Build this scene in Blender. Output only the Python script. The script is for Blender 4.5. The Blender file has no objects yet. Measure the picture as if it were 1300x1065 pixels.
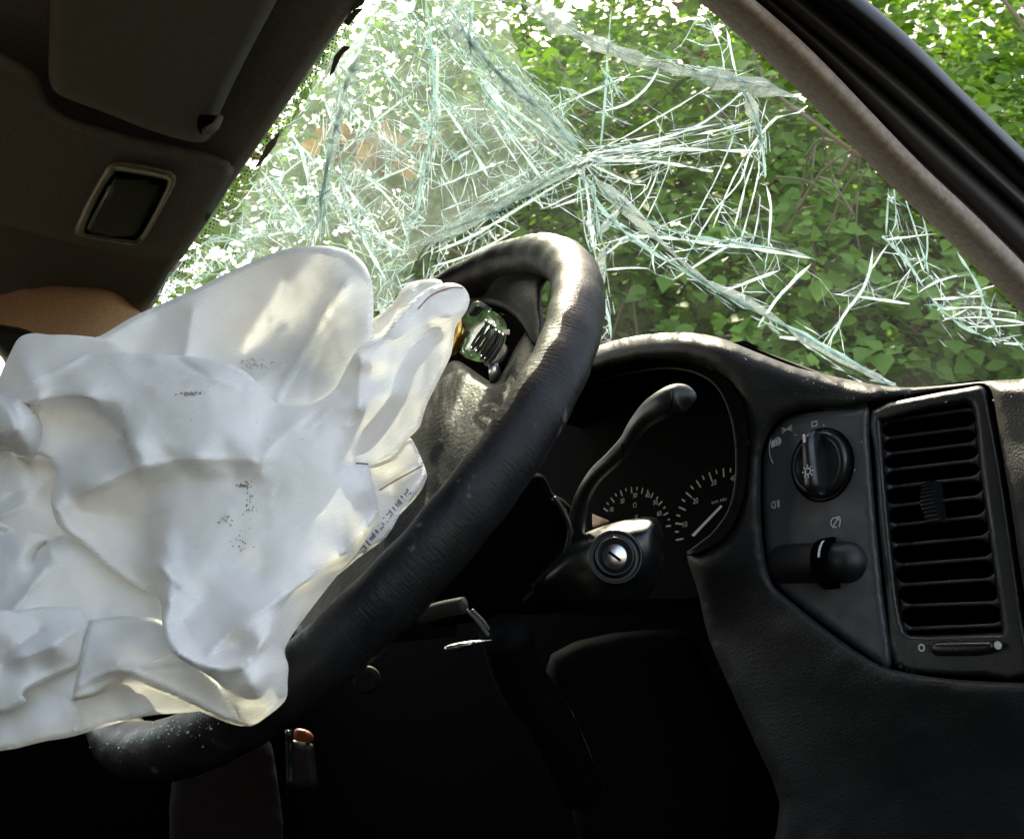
import bpy, math, random
import numpy as np
from mathutils import Vector
from mathutils.geometry import delaunay_2d_cdt

S = bpy.context.scene
COL = S.collection
rng = np.random.default_rng(7)
random.seed(7)

# ------------------------------------------------------------------ camera, sky, sun, exposure
CAM_Z = 1.15
cd = bpy.data.cameras.new('camera'); cam = bpy.data.objects.new('camera', cd); COL.objects.link(cam)
cam.location = (0, 0, CAM_Z)
PITCH, YAW = math.radians(16.68), math.radians(56.4)
cam.rotation_euler = (math.pi / 2 + PITCH, 0, YAW)
cd.lens = 31.98; cd.sensor_width = 36; cd.clip_start = 0.02; cd.clip_end = 400
cd.dof.use_dof = True; cd.dof.focus_distance = 0.55; cd.dof.aperture_fstop = 26
S.camera = cam

SUN_EL, SUN_AZ = math.radians(57), math.radians(-63)      # azimuth from +Y towards +X
sun_dir = Vector((math.sin(SUN_AZ) * math.cos(SUN_EL), math.cos(SUN_AZ) * math.cos(SUN_EL), math.sin(SUN_EL)))
w = bpy.data.worlds.new('World'); S.world = w; w.use_nodes = True
nt = w.node_tree; bg = nt.nodes['Background']
sky = nt.nodes.new('ShaderNodeTexSky'); sky.sky_type = 'NISHITA'; sky.sun_disc = False
sky.sun_elevation = SUN_EL; sky.sun_rotation = SUN_AZ
sky.dust_density = 3.0; sky.air_density = 1.0; sky.ozone_density = 1.0
nt.links.new(sky.outputs[0], bg.inputs[0]); bg.inputs[1].default_value = 0.15
sl = bpy.data.lights.new('sun', 'SUN'); sl.energy = 2.5; sl.angle = math.radians(0.5); sl.color = (1.0, 0.95, 0.87)
so = bpy.data.objects.new('sun', sl); COL.objects.link(so)
so.rotation_euler = sun_dir.to_track_quat('Z', 'Y').to_euler(); so.location = (0, 0, 5)
S.view_settings.view_transform = 'Standard'; S.view_settings.look = 'None'
S.view_settings.use_white_balance = True; S.view_settings.white_balance_temperature = 8200; S.view_settings.white_balance_tint = 10
S.view_settings.exposure = 2.55; S.view_settings.gamma = 1
S.render.engine = 'CYCLES'
S.cycles.max_bounces = 10; S.cycles.transparent_max_bounces = 24; S.cycles.transmission_bounces = 6

# ------------------------------------------------------------------ projection helpers (photo pixel 1300x1065 -> point at a distance)
FPX = 1155.0
cy_, sy_ = math.cos(YAW), math.sin(YAW); cp, sp = math.cos(PITCH), math.sin(PITCH)
CR = np.array([cy_, sy_, 0.0]); CF = np.array([-sy_ * cp, cy_ * cp, sp]); CU = np.cross(CR, CF)
C0 = np.array([0, 0, CAM_Z])
def rays(px, py):
    px = np.asarray(px, float); py = np.asarray(py, float)
    return CF + ((px - 650) / FPX)[..., None] * CR + ((532.5 - py) / FPX)[..., None] * CU
def P(px, py, d): return C0 + rays(px, py) * np.asarray(d, float)[..., None]
def dplane(px, py, pt, n):
    n = np.asarray(n, float)
    return (np.asarray(pt) - C0) @ n / (rays(px, py) @ n)
def onY(px, py, Y): return P(px, py, dplane(px, py, (0, Y, 0), (0, 1, 0)))
def baseY(Y): return lambda x, y: dplane(x, y, (0, Y, 0), (0, 1, 0))
def basePl(pt, n): return lambda x, y: dplane(x, y, pt, n)
def V(*a): return tuple(float(x) for x in a)

# ------------------------------------------------------------------ object helpers
def empty(name, loc, label, cat, group=None, kind=None):
    o = bpy.data.objects.new(name, None); COL.objects.link(o); o.location = V(*loc)
    o.empty_display_size = .05
    o['label'] = label; o['category'] = cat
    if group: o['group'] = group
    if kind: o['kind'] = kind
    return o
def origin_of(parent):
    p = np.zeros(3)
    while parent: p += np.array(parent.location); parent = parent.parent
    return p
def obj(name, verts, faces, m, parent=None, smooth=False, label=None, kind=None, mats=None, fmat=None):
    me = bpy.data.meshes.new(name)
    v = np.asarray(verts, float).reshape(-1, 3) - origin_of(parent)
    me.from_pydata(v.tolist(), [], [list(map(int, f)) for f in faces])
    me.materials.append(m)
    if mats:
        for mm in mats: me.materials.append(mm)
    if fmat is not None: me.polygons.foreach_set('material_index', fmat)
    if smooth: me.polygons.foreach_set('use_smooth', [True] * len(me.polygons))
    me.update()
    o = bpy.data.objects.new(name, me); COL.objects.link(o)
    if parent: o.parent = parent
    if label: o['label'] = label
    if kind: o['kind'] = kind
    return o
class MB:
    def __init__(s): s.v = []; s.f = []; s.n = 0
    def add(s, v, f):
        v = np.asarray(v, float).reshape(-1, 3); s.v.append(v); s.f += [tuple(i + s.n for i in q) for q in f]; s.n += len(v)
    def build(s, name, m, parent=None, **k): return obj(name, np.concatenate(s.v), s.f, m, parent, **k)
def tube(pts, r, sides=8, closed=False, caps=True, jitter=None, flat=None):
    """round bar along pts (n,3) with radius per point; returns verts, faces"""
    pts = np.asarray(pts, float); n = len(pts); r = np.broadcast_to(np.asarray(r, float), (n,))
    t = np.roll(pts, -1, 0) - np.roll(pts, 1, 0)
    if not closed: t[0] = pts[1] - pts[0]; t[-1] = pts[-1] - pts[-2]
    t /= np.linalg.norm(t, axis=1)[:, None] + 1e-12
    up = np.array([0.13, 0.2, 1.0]) if abs(t[0][2]) < .9 else np.array([1.0, .1, 0])
    a = np.cross(t[0], up); a /= np.linalg.norm(a)
    vs = []
    for i in range(n):
        a = a - t[i] * (a @ t[i]); a /= np.linalg.norm(a); b = np.cross(t[i], a)
        th = np.arange(sides) * 2 * math.pi / sides
        vs.append(pts[i] + r[i] * (np.cos(th)[:, None] * a + np.sin(th)[:, None] * b * (flat or 1)))
    f = []
    for i in range(n if closed else n - 1):
        j = (i + 1) % n
        for k in range(sides):
            l = (k + 1) % sides
            f.append((i * sides + k, i * sides + l, j * sides + l, j * sides + k))
    if caps and not closed:
        f.append(tuple(range(sides))[::-1]); f.append(tuple((n - 1) * sides + k for k in range(sides)))
    return np.concatenate(vs), f
def catmull(p, n=8, closed=False):
    p = np.asarray(p, float); m = len(p); out = []
    for i in range(m if closed else m - 1):
        if closed: a, b, c, d = p[(i - 1) % m], p[i], p[(i + 1) % m], p[(i + 2) % m]
        else: a, b, c, d = p[max(i - 1, 0)], p[i], p[i + 1], p[min(i + 2, m - 1)]
        for k in range(n):
            t = k / n
            out.append(.5 * ((2 * b) + (c - a) * t + (2 * a - 5 * b + 4 * c - d) * t * t + (3 * b - a - 3 * c + d) * t ** 3))
    if not closed: out.append(p[-1])
    return np.array(out)
def resample(p, step, closed=False):
    p = np.asarray(p, float); q = np.vstack([p, p[:1]]) if closed else p
    s = np.r_[0, np.cumsum(np.linalg.norm(np.diff(q, axis=0), axis=1))]
    n = max(int(round(s[-1] / step)), 3)
    u = np.linspace(0, s[-1], n + 1)
    if closed: u = u[:-1]
    return np.stack([np.interp(u, s, q[:, k]) for k in range(q.shape[1])], 1)
def inside(pts, poly):
    x, y = pts[:, 0], pts[:, 1]; r = np.zeros(len(pts), bool)
    q = np.roll(poly, -1, 0)
    for (x0, y0), (x1, y1) in zip(poly, q):
        if y0 == y1: continue
        c = ((y0 > y) != (y1 > y)) & (x < (x1 - x0) * (y - y0) / (y1 - y0) + x0)
        r ^= c
    return r
def pdist(pts, line, closed=False, signed=False):
    line = np.asarray(line, float)
    a = line if closed else line[:-1]; b = np.roll(line, -1, 0) if closed else line[1:]
    best = np.full(len(pts), 1e9); sg = np.zeros(len(pts))
    for p0, p1 in zip(a, b):
        d = p1 - p0; L = d @ d + 1e-12
        t = np.clip(((pts - p0) @ d) / L, 0, 1); c = p0 + t[:, None] * d
        e = pts - c; dd = np.hypot(e[:, 0], e[:, 1]); m = dd < best
        best[m] = dd[m]; sg[m] = np.sign(d[0] * e[m, 1] - d[1] * e[m, 0])
    return (best, sg) if signed else best
_lat = rng.random((64, 64))
def vnoise(x, y):
    xi = np.floor(x).astype(int); yi = np.floor(y).astype(int); fx = x - xi; fy = y - yi
    fx = fx * fx * (3 - 2 * fx); fy = fy * fy * (3 - 2 * fy)
    g = lambda a, b: _lat[a % 64, b % 64]
    return (g(xi, yi) * (1 - fx) * (1 - fy) + g(xi + 1, yi) * fx * (1 - fy) + g(xi, yi + 1) * (1 - fx) * fy + g(xi + 1, yi + 1) * fx * fy) * 2 - 1
def fbm(x, y, o=3):
    s = 0; a = 1
    for i in range(o): s = s + a * vnoise(x * 2 ** i + 7.3 * i, y * 2 ** i + 3.1 * i); a *= .5
    return s
def rbf(ctrl, c=10.0):
    ctrl = np.asarray(ctrl, float); xy = ctrl[:, :2]; z = ctrl[:, 2]; n = len(z)
    K = np.sqrt(((xy[:, None] - xy[None]) ** 2).sum(2) + c * c)
    A = np.zeros((n + 1, n + 1)); A[:n, :n] = K; A[:n, n] = 1; A[n, :n] = 1
    for i in range(n): A[i, i] += .0
    s = np.linalg.solve(A, np.r_[z, 0])
    def f(x, y):
        q = np.sqrt((x[:, None] - xy[:, 0]) ** 2 + (y[:, None] - xy[:, 1]) ** 2 + c * c)
        return q @ s[:n] + s[n]
    return f
def patch(name, outline, m, parent, base=None, ctrl=None, c=10., step=8., roll=(0, 0), thick=(.002, 0, 1), creases=(), steps=(),
          noise=None, holes=(), sm=4, holeroll=(0, 0), smooth=True, label=None, lin=0, single=False, crumple=None, keepedge=None):
    """a solid panel: outline (photo pixels) on a base surface, with relief, rolled edges and a back"""
    out = np.asarray(outline, float)
    if sm: out = catmull(out, sm, True)
    out = resample(out, step * .8, True)
    hs = []
    for h in holes:
        h = np.asarray(h, float)
        hs.append(resample(catmull(h, sm, True) if sm else h, step * .8, True))
    lo, hi = out.min(0), out.max(0)
    gx, gy = np.meshgrid(np.arange(lo[0], hi[0], step), np.arange(lo[1], hi[1], step * .866))
    gx = gx + (np.arange(gx.shape[0]) % 2)[:, None] * step * .5
    g = np.stack([gx.ravel(), gy.ravel()], 1)
    g = g[inside(g, out)]; g = g[pdist(g, out, True) > step * .45]
    for h in hs:
        g = g[~inside(g, h)]; g = g[pdist(g, h, True) > step * .45]
    pts = [out] + hs + [g]; al = np.concatenate(pts); edges = []; n = 0
    for q in [out] + hs:
        edges += [(n + i, n + (i + 1) % len(q)) for i in range(len(q))]; n += len(q)
    r = delaunay_2d_cdt([Vector(p) for p in al.tolist()], edges, [], 0, 1e-6)
    xy = np.array([tuple(v) for v in r[0]]); tri = [tuple(t) for t in r[2]]
    cen = np.array([xy[list(t)].mean(0) for t in tri]); ok = inside(cen, out)
    for h in hs: ok &= ~inside(cen, h)
    tri = [t for t, k in zip(tri, ok) if k]
    x, y = xy[:, 0], xy[:, 1]
    d = np.zeros(len(x)) if base is None else base(x, y).copy()
    if ctrl is not None:
        fr_ = rbf(ctrl, c); dr = fr_(x, y)
        if lin:
            oh = resample(out, 70, True); cp_ = np.vstack([np.asarray(ctrl, float), np.c_[oh, fr_(oh[:, 0], oh[:, 1])], [[lo[0] - 40, lo[1] - 40, 0], [hi[0] + 40, lo[1] - 40, 0], [hi[0] + 40, hi[1] + 40, 0], [lo[0] - 40, hi[1] + 40, 0]]])
            cp_[-4:, 2] = fr_(cp_[-4:, 0], cp_[-4:, 1]); rr_ = delaunay_2d_cdt([Vector(p[:2]) for p in cp_.tolist()], [], [], 0, 1e-3)
            vz = np.array([cp_[o_[0], 2] for o_ in rr_[3]]); vxy = np.array([tuple(q) for q in rr_[0]]); dl = dr.copy()
            for t in rr_[2]:
                A0, A1, A2 = vxy[list(t)]; T_ = np.array([A1 - A0, A2 - A0]).T
                if abs(np.linalg.det(T_)) < 1e-6: continue
                uv_ = np.linalg.solve(T_, (xy - A0).T); w1, w2 = uv_; mk = (w1 >= -1e-6) & (w2 >= -1e-6) & (w1 + w2 <= 1 + 1e-6)
                dl[mk] = (vz[t[0]] * (1 - w1 - w2) + vz[t[1]] * w1 + vz[t[2]] * w2)[mk]
            for _ in range(2):      # relax the folds a little
                sm_ = dl.copy(); cn = np.ones(len(dl)); ta = np.array(tri)
                for a_, b_ in ((0, 1), (1, 2), (2, 0)): np.add.at(sm_, ta[:, a_], dl[ta[:, b_]]); np.add.at(cn, ta[:, a_], 1); np.add.at(sm_, ta[:, b_], dl[ta[:, a_]]); np.add.at(cn, ta[:, b_], 1)
                dl = sm_ / cn
            dr = lin * dl + (1 - lin) * dr
        d = d + dr
    de = pdist(xy, out, True)
    if roll[0]:
        t = np.clip(de / roll[0], 0, 1); kw = 1 if keepedge is None else np.clip(pdist(xy, np.array(keepedge, float)) / 25, 0, 1); d = d + kw * roll[1] * (1 - np.sqrt(1 - (1 - t) ** 2 + 1e-9))
    if holeroll[0]:
        for h in hs:
            t = np.clip(pdist(xy, h, True) / holeroll[0], 0, 1); d = d + holeroll[1] * (1 - np.sqrt(1 - (1 - t) ** 2 + 1e-9))
    for ln, wd, am in creases:
        q = catmull(ln, 5) if len(ln) > 2 else np.asarray(ln, float)
        dd = pdist(xy, q); 
        wd = wd * .7 if crumple else wd
        if wd < 0: k = np.exp(-(dd / -wd) ** 2)
        else: k = np.exp(-dd / wd)
        # fade crease towards its ends
        e0 = np.hypot(x - q[0, 0], y - q[0, 1]); L = np.linalg.norm(np.diff(q, axis=0), axis=1).sum()
        d = d - am * k
    for ln, wd, am, fall in steps:
        q = catmull(ln, 5) if len(ln) > 2 else np.asarray(ln, float)
        dd, sg = pdist(xy, q, signed=True)
        d = d + am * np.tanh(sg * dd / wd) * np.exp(-(dd / fall) ** 2)
    if noise:
        for sc, am in noise: d = d + am * fbm(x / sc, y / sc, 3)
    if crumple:
        for sp_c, am in crumple:
            cr_r = np.random.default_rng(int(abs(out[:, 0].sum())) % 9973 + int(sp_c)); nc_ = max(6, int((hi - lo).prod() / sp_c ** 2 * 1.3)); cpn = cr_r.uniform(lo - sp_c, hi + sp_c, (nc_, 2)); hh_ = cr_r.uniform(-1, 1, nc_)
            rt = delaunay_2d_cdt([Vector(p) for p in cpn.tolist()], [], [], 0, 1e-4); vq = np.array([tuple(q) for q in rt[0]]); hz = np.array([hh_[o_[0]] for o_ in rt[3]]); add = np.zeros(len(xy))
            for t in rt[2]:
                A0, A1, A2 = vq[list(t)]; T_ = np.array([A1 - A0, A2 - A0]).T
                if abs(np.linalg.det(T_)) < 1e-6: continue
                w1, w2 = np.linalg.solve(T_, (xy - A0).T); mk = (w1 >= 0) & (w2 >= 0) & (w1 + w2 <= 1); add[mk] = (hz[t[0]] * (1 - w1 - w2) + hz[t[1]] * w1 + hz[t[2]] * w2)[mk]
            d = d + am * add
    tm, T, W = thick
    g_ = np.sqrt(np.clip(1 - (1 - np.clip(de / W, 0, 1)) ** 2, 0, 1)) if T else 0
    bd = d + tm + T * g_
    A = P(x, y, d); B = P(x, y, bd); N = len(x)
    edge = {}
    for t in tri:
        for i in range(3):
            a, b = t[i], t[(i + 1) % 3]; edge[(a, b)] = 1
    side = [(a, b) for (a, b) in edge if (b, a) not in edge]
    # winding so that front faces the camera
    a, b, c3 = tri[0]; nrm = np.cross(A[b] - A[a], A[c3] - A[a])
    flip = nrm @ (A[a] - C0) > 0
    F = []
    for t in tri:
        F.append(t[::-1] if flip else t); u = tuple(i + N for i in t); F.append(u if flip else u[::-1])
    for a, b in side: F.append((a, b, b + N, a + N) if flip else (b, a, a + N, b + N))
    if single: F = [f_ for f_ in F if max(f_) < N]; B = B[:0]
    o = obj(name, np.concatenate([A, B]), F, m, parent, smooth=smooth, label=label)
    uv = o.data.uv_layers.new(name='UVMap'); vi = np.zeros(len(o.data.loops), int); o.data.loops.foreach_get('vertex_index', vi)
    vi = vi % N; uv.data.foreach_set('uv', np.stack([x[vi] / 100, y[vi] / 100], 1).ravel())
    return o

# ------------------------------------------------------------------ materials
def mat(name):
    m = bpy.data.materials.new(name); m.use_nodes = True
    n = m.node_tree; b = n.nodes['Principled BSDF']; return m, n, b
def lnk(n, a, b): n.links.new(a, b)
def bump(n, b, kind, scale, strength, dist=.001, coord='Object', rough=.6, detail=4, stretch=None, prev=None):
    tc = n.nodes.new('ShaderNodeTexCoord'); src = tc.outputs[coord]
    if stretch:
        mp = n.nodes.new('ShaderNodeMapping'); mp.inputs['Scale'].default_value = stretch; lnk(n, src, mp.inputs[0]); src = mp.outputs[0]
    if kind == 'noise':
        t = n.nodes.new('ShaderNodeTexNoise'); t.inputs['Detail'].default_value = detail; t.inputs['Roughness'].default_value = rough; o = t.outputs[0]
    elif kind == 'voronoi':
        t = n.nodes.new('ShaderNodeTexVoronoi'); t.feature = 'SMOOTH_F1'; o = t.outputs[0]
    t.inputs['Scale'].default_value = scale; lnk(n, src, t.inputs['Vector'])
    bp = n.nodes.new('ShaderNodeBump'); bp.inputs['Strength'].default_value = strength; bp.inputs['Distance'].default_value = dist
    lnk(n, o, bp.inputs['Height'])
    if prev: lnk(n, prev.outputs[0], bp.inputs['Normal'])
    lnk(n, bp.outputs[0], b.inputs['Normal'])
    return bp
def noisecol(n, b, c1, c2, scale, coord='Object', sock='Base Color', lo=.35, hi=.65, detail=5):
    tc = n.nodes.new('ShaderNodeTexCoord'); t = n.nodes.new('ShaderNodeTexNoise'); t.inputs['Scale'].default_value = scale; t.inputs['Detail'].default_value = detail
    lnk(n, tc.outputs[coord], t.inputs['Vector'])
    r = n.nodes.new('ShaderNodeValToRGB'); e = r.color_ramp.elements
    e[0].position = lo; e[1].position = hi
    if isinstance(c1, (int, float)): c1 = (c1,) * 3; c2 = (c2,) * 3
    e[0].color = (*c1, 1); e[1].color = (*c2, 1)
    lnk(n, t.outputs[0], r.inputs[0]); lnk(n, r.outputs[0], b.inputs[sock]); return r
def simple(name, col, rough=.5, metal=0, spec=.5, grain=None, wear=None):
    m, n, b = mat(name); b.inputs['Base Color'].default_value = (*col, 1); b.inputs['Roughness'].default_value = rough
    b.inputs['Metallic'].default_value = metal; b.inputs['Specular IOR Level'].default_value = spec
    if grain: bump(n, b, *grain)
    if wear: noisecol(n, b, wear[0], wear[1], wear[2], sock='Roughness')
    return m
M_plastic = simple('black_plastic', (.008, .0085, .0095), .38, grain=('noise', 900, .25, .0006), wear=(.34, .5, 40))
M_smooth = simple('smooth_black_plastic', (.006, .0065, .0075), .28, grain=('noise', 500, .08, .0004), wear=(.24, .42, 60))
M_panel = simple('switch_panel_plastic', (.046, .0465, .049), .42, grain=('noise', 1500, .25, .0004), wear=(.36, .52, 70))
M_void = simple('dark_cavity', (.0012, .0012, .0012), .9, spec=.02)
M_white = simple('printed_white', (.55, .55, .52), .6)
M_print_dim = simple('gauge_print', (.42, .36, .30), .6)
M_chrome = simple('brushed_steel', (.62, .62, .60), .28, 1.0)
M_brass = simple('brass', (.65, .38, .10), .25, 1.0)
M_wire = simple('black_wire', (.02, .02, .018), .35)

# grained dash skin
m, n, b = mat('grained_dash_skin'); M_dash = m
b.inputs['Roughness'].default_value = .5; b.inputs['Specular IOR Level'].default_value = .26
noisecol(n, b, (.012, .012, .0122), (.020, .0195, .0195), 14)
bp = bump(n, b, 'voronoi', 850, .4, .0008); bump(n, b, 'noise', 1800, .25, .0005, prev=bp)
# worn leather of the wheel rim
m, n, b = mat('worn_rim_leather'); M_rim = m
rc = noisecol(n, b, (.006, .006, .0065), (.011, .0105, .0105), 70, lo=.3, hi=.6)
e_ = rc.color_ramp.elements.new(.655); e_.color = (.012, .0115, .011, 1); e_ = rc.color_ramp.elements.new(.70); e_.color = (.075, .07, .062, 1)
noisecol(n, b, .36, .52, 60, sock='Roughness'); b.inputs['Specular IOR Level'].default_value = .2
bp = bump(n, b, 'noise', 6.0, .4, .0011, coord='UV', detail=6, rough=.6, stretch=(14, 1.0, 1))
bump(n, b, 'noise', 420, .35, .0008, prev=bp)
# hub leather grain
m, n, b = mat('wrinkled_hub_skin'); M_hub = m
b.inputs['Base Color'].default_value = (.011, .011, .0115, 1); b.inputs['Roughness'].default_value = .5; b.inputs['Specular IOR Level'].default_value = .25
bp = bump(n, b, 'voronoi', 420, .35, .0008, stretch=(1, 1, .6)); bump(n, b, 'noise', 700, .4, .001, prev=bp)

# airbag cloth: woven, slightly see-through to light
m, n, b = mat('airbag_cloth'); M_bag = m
def bag_nodes(n, b):
    tc = n.nodes.new('ShaderNodeTexCoord')
    b.inputs['Roughness'].default_value = .62; b.inputs['Specular IOR Level'].default_value = .35
    r = noisecol(n, b, (.76, .74, .71), (.88, .86, .84), 18, lo=.30, hi=.60)
    bp = bump(n, b, 'noise', 40, .22, .002, detail=6)
    sx = n.nodes.new('ShaderNodeMapping'); sx.inputs['Rotation'].default_value = (0, 0, math.radians(24)); lnk(n, tc.outputs['UV'], sx.inputs[0])
    wv = n.nodes.new('ShaderNodeTexWave'); wv.wave_type = 'BANDS'; wv.bands_direction = 'Y'; wv.inputs['Scale'].default_value = 9.5
    wv.inputs['Distortion'].default_value = .35; wv.inputs['Detail'].default_value = 1; wv.inputs['Detail Scale'].default_value = .3
    lnk(n, sx.outputs[0], wv.inputs['Vector'])
    b2 = n.nodes.new('ShaderNodeBump'); b2.inputs['Strength'].default_value = .34; b2.inputs['Distance'].default_value = .0006
    lnk(n, wv.outputs[1], b2.inputs['Height']); lnk(n, bp.outputs[0], b2.inputs['Normal']); lnk(n, b2.outputs[0], b.inputs['Normal'])
    tr = n.nodes.new('ShaderNodeBsdfTranslucent'); tr.inputs['Color'].default_value = (.80, .78, .76, 1)
    mx = n.nodes.new('ShaderNodeMixShader'); mx.inputs[0].default_value = .26
    out = n.nodes['Material Output']; lnk(n, b.outputs[0], mx.inputs[1]); lnk(n, tr.outputs[0], mx.inputs[2]); lnk(n, mx.outputs[0], out.inputs[0])
bag_nodes(n, b)

# fabric trims
def cloth(name, c1, c2, sc=900, rough=.9):
    m, n, b = mat(name); b.inputs['Roughness'].default_value = rough; b.inputs['Specular IOR Level'].default_value = .2
    noisecol(n, b, c1, c2, 220); bump(n, b, 'noise', sc, .5, .001); return m
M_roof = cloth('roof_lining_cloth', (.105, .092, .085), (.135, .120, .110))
M_visor = cloth('sun_visor_vinyl', (.092, .085, .080), (.108, .100, .094), 1300, .7)
M_pillar = cloth('pillar_cloth', (.24, .195, .17), (.33, .275, .24), 700)
M_brown = cloth('tan_side_trim', (.48, .27, .16), (.55, .33, .21), 500)
M_seal = simple('rubber_seal', (.012, .012, .013), .55, grain=('noise', 300, .15, .0005))
M_frame = simple('door_frame_paint', (.008, .009, .011), .5, spec=.22, grain=('noise', 60, .05, .0006))
M_bezel = simple('lamp_surround', (.11, .09, .075), .35)

# glass: clear sheet that lets the sun through, with a thin film of dust
def glass(name, haze, tint=(.90, .97, .95), hz=(.5, .56, .52), rough=.03, lo=.35, hi=.75, sc=9):
    m, n, b = mat(name); n.nodes.remove(b); out = n.nodes['Material Output']
    tp = n.nodes.new('ShaderNodeBsdfTransparent'); tp.inputs[0].default_value = (*tint, 1)
    gl = n.nodes.new('ShaderNodeBsdfGlossy'); gl.inputs['Roughness'].default_value = rough
    lw = n.nodes.new('ShaderNodeLayerWeight'); pw = n.nodes.new('ShaderNodeMath'); pw.operation = 'POWER'; pw.inputs[1].default_value = 5; lw.inputs[0].default_value = .5
    fr = n.nodes.new('ShaderNodeMath'); fr.operation = 'MULTIPLY_ADD'; fr.inputs[1].default_value = .9; fr.inputs[2].default_value = .045
    lnk(n, lw.outputs['Facing'], pw.inputs[0]); lnk(n, pw.outputs[0], fr.inputs[0])
    m1 = n.nodes.new('ShaderNodeMixShader'); lnk(n, fr.outputs[0], m1.inputs[0]); lnk(n, tp.outputs[0], m1.inputs[1]); lnk(n, gl.outputs[0], m1.inputs[2])
    df = n.nodes.new('ShaderNodeBsdfDiffuse'); df.inputs[0].default_value = (*hz, 1)
    tl = n.nodes.new('ShaderNodeBsdfTranslucent'); tl.inputs[0].default_value = (*hz, 1)
    m2 = n.nodes.new('ShaderNodeMixShader'); m2.inputs[0].default_value = .6; lnk(n, df.outputs[0], m2.inputs[1]); lnk(n, tl.outputs[0], m2.inputs[2])
    tc = n.nodes.new('ShaderNodeTexCoord'); t = n.nodes.new('ShaderNodeTexNoise'); t.inputs['Scale'].default_value = sc; t.inputs['Detail'].default_value = 6
    lnk(n, tc.outputs['Object'], t.inputs['Vector'])
    mr = n.nodes.new('ShaderNodeMapRange'); mr.inputs[1].default_value = lo; mr.inputs[2].default_value = hi; mr.inputs[3].default_value = haze * .25; mr.inputs[4].default_value = haze
    lnk(n, t.outputs[0], mr.inputs[0])
    m3 = n.nodes.new('ShaderNodeMixShader'); lnk(n, mr.outputs[0], m3.inputs[0]); lnk(n, m1.outputs[0], m3.inputs[1]); lnk(n, m2.outputs[0], m3.inputs[2])
    lnk(n, m3.outputs[0], out.inputs[0]); return m
M_glass = glass('windscreen_glass', .03)
M_milky = glass('folded_milky_glass', .72, hz=(.30, .33, .33), rough=.12, sc=110, lo=.38, hi=.62)
def edgeglass(name, col, tr=.5, glossy=.25):
    m, n, b = mat(name); b.inputs['Base Color'].default_value = (*col, 1); b.inputs['Roughness'].default_value = .2; b.inputs['Specular IOR Level'].default_value = .9
    t = n.nodes.new('ShaderNodeBsdfTranslucent'); t.inputs[0].default_value = (*col, 1)
    mx = n.nodes.new('ShaderNodeMixShader'); mx.inputs[0].default_value = tr; lnk(n, b.outputs[0], mx.inputs[1]); lnk(n, t.outputs[0], mx.inputs[2])
    tp = n.nodes.new('ShaderNodeBsdfTransparent'); tp.inputs[0].default_value = (.9, .96, .95, 1)
    m2 = n.nodes.new('ShaderNodeMixShader'); m2.inputs[0].default_value = glossy; lnk(n, mx.outputs[0], m2.inputs[1]); lnk(n, tp.outputs[0], m2.inputs[2])
    lnk(n, m2.outputs[0], n.nodes['Material Output'].inputs[0]); return m
M_crack = edgeglass('white_fracture_edge', (.86, .93, .95), .55, .05)
M_teal = edgeglass('teal_fracture_edge', (.42, .57, .58), .5, .38)
M_lens = glass('clear_plastic', .04, rough=.12)

# leaves
def leafmat(name, c1, c2, trans=.35):
    m, n, b = mat(name); b.inputs['Roughness'].default_value = .55; b.inputs['Specular IOR Level'].default_value = .25
    at = n.nodes.new('ShaderNodeAttribute'); at.attribute_name = 'tone'
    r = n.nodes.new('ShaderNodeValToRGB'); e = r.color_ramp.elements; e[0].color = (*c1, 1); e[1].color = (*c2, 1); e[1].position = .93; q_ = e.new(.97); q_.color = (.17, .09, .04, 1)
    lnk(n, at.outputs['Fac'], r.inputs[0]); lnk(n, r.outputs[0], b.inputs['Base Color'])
    tr = n.nodes.new('ShaderNodeBsdfTranslucent'); mu = n.nodes.new('ShaderNodeMix'); mu.data_type = 'RGBA'; mu.blend_type = 'MULTIPLY'; mu.inputs[0].default_value = 1
    lnk(n, r.outputs[0], mu.inputs[6]); mu.inputs[7].default_value = (1.1, 1.25, .5, 1); lnk(n, mu.outputs[2], tr.inputs[0])
    mx = n.nodes.new('ShaderNodeMixShader'); mx.inputs[0].default_value = trans
    lnk(n, b.outputs[0], mx.inputs[1]); lnk(n, tr.outputs[0], mx.inputs[2]); lnk(n, mx.outputs[0], n.nodes['Material Output'].inputs[0]); return m
M_leaf = leafmat('hedge_leaf', (.06, .14, .02), (.22, .38, .07), .40)
M_stem = simple('dry_stem', (.16, .12, .07), .8)
M_bark = simple('bark', (.07, .055, .04), .9, grain=('noise', 40, .6, .01))

# ------------------------------------------------------------------ ground and bank
m, n, b = mat('ground_soil'); b.inputs['Roughness'].default_value = .95; noisecol(n, b, (.05, .045, .03), (.12, .11, .07), 3); bump(n, b, 'noise', 9, .6, .05)
o = obj('ground', [(-150, -150, 0), (150, -150, 0), (150, 150, 0), (-150, 150, 0)], [(0, 1, 2, 3)], m); o['kind'] = 'structure'

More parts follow.
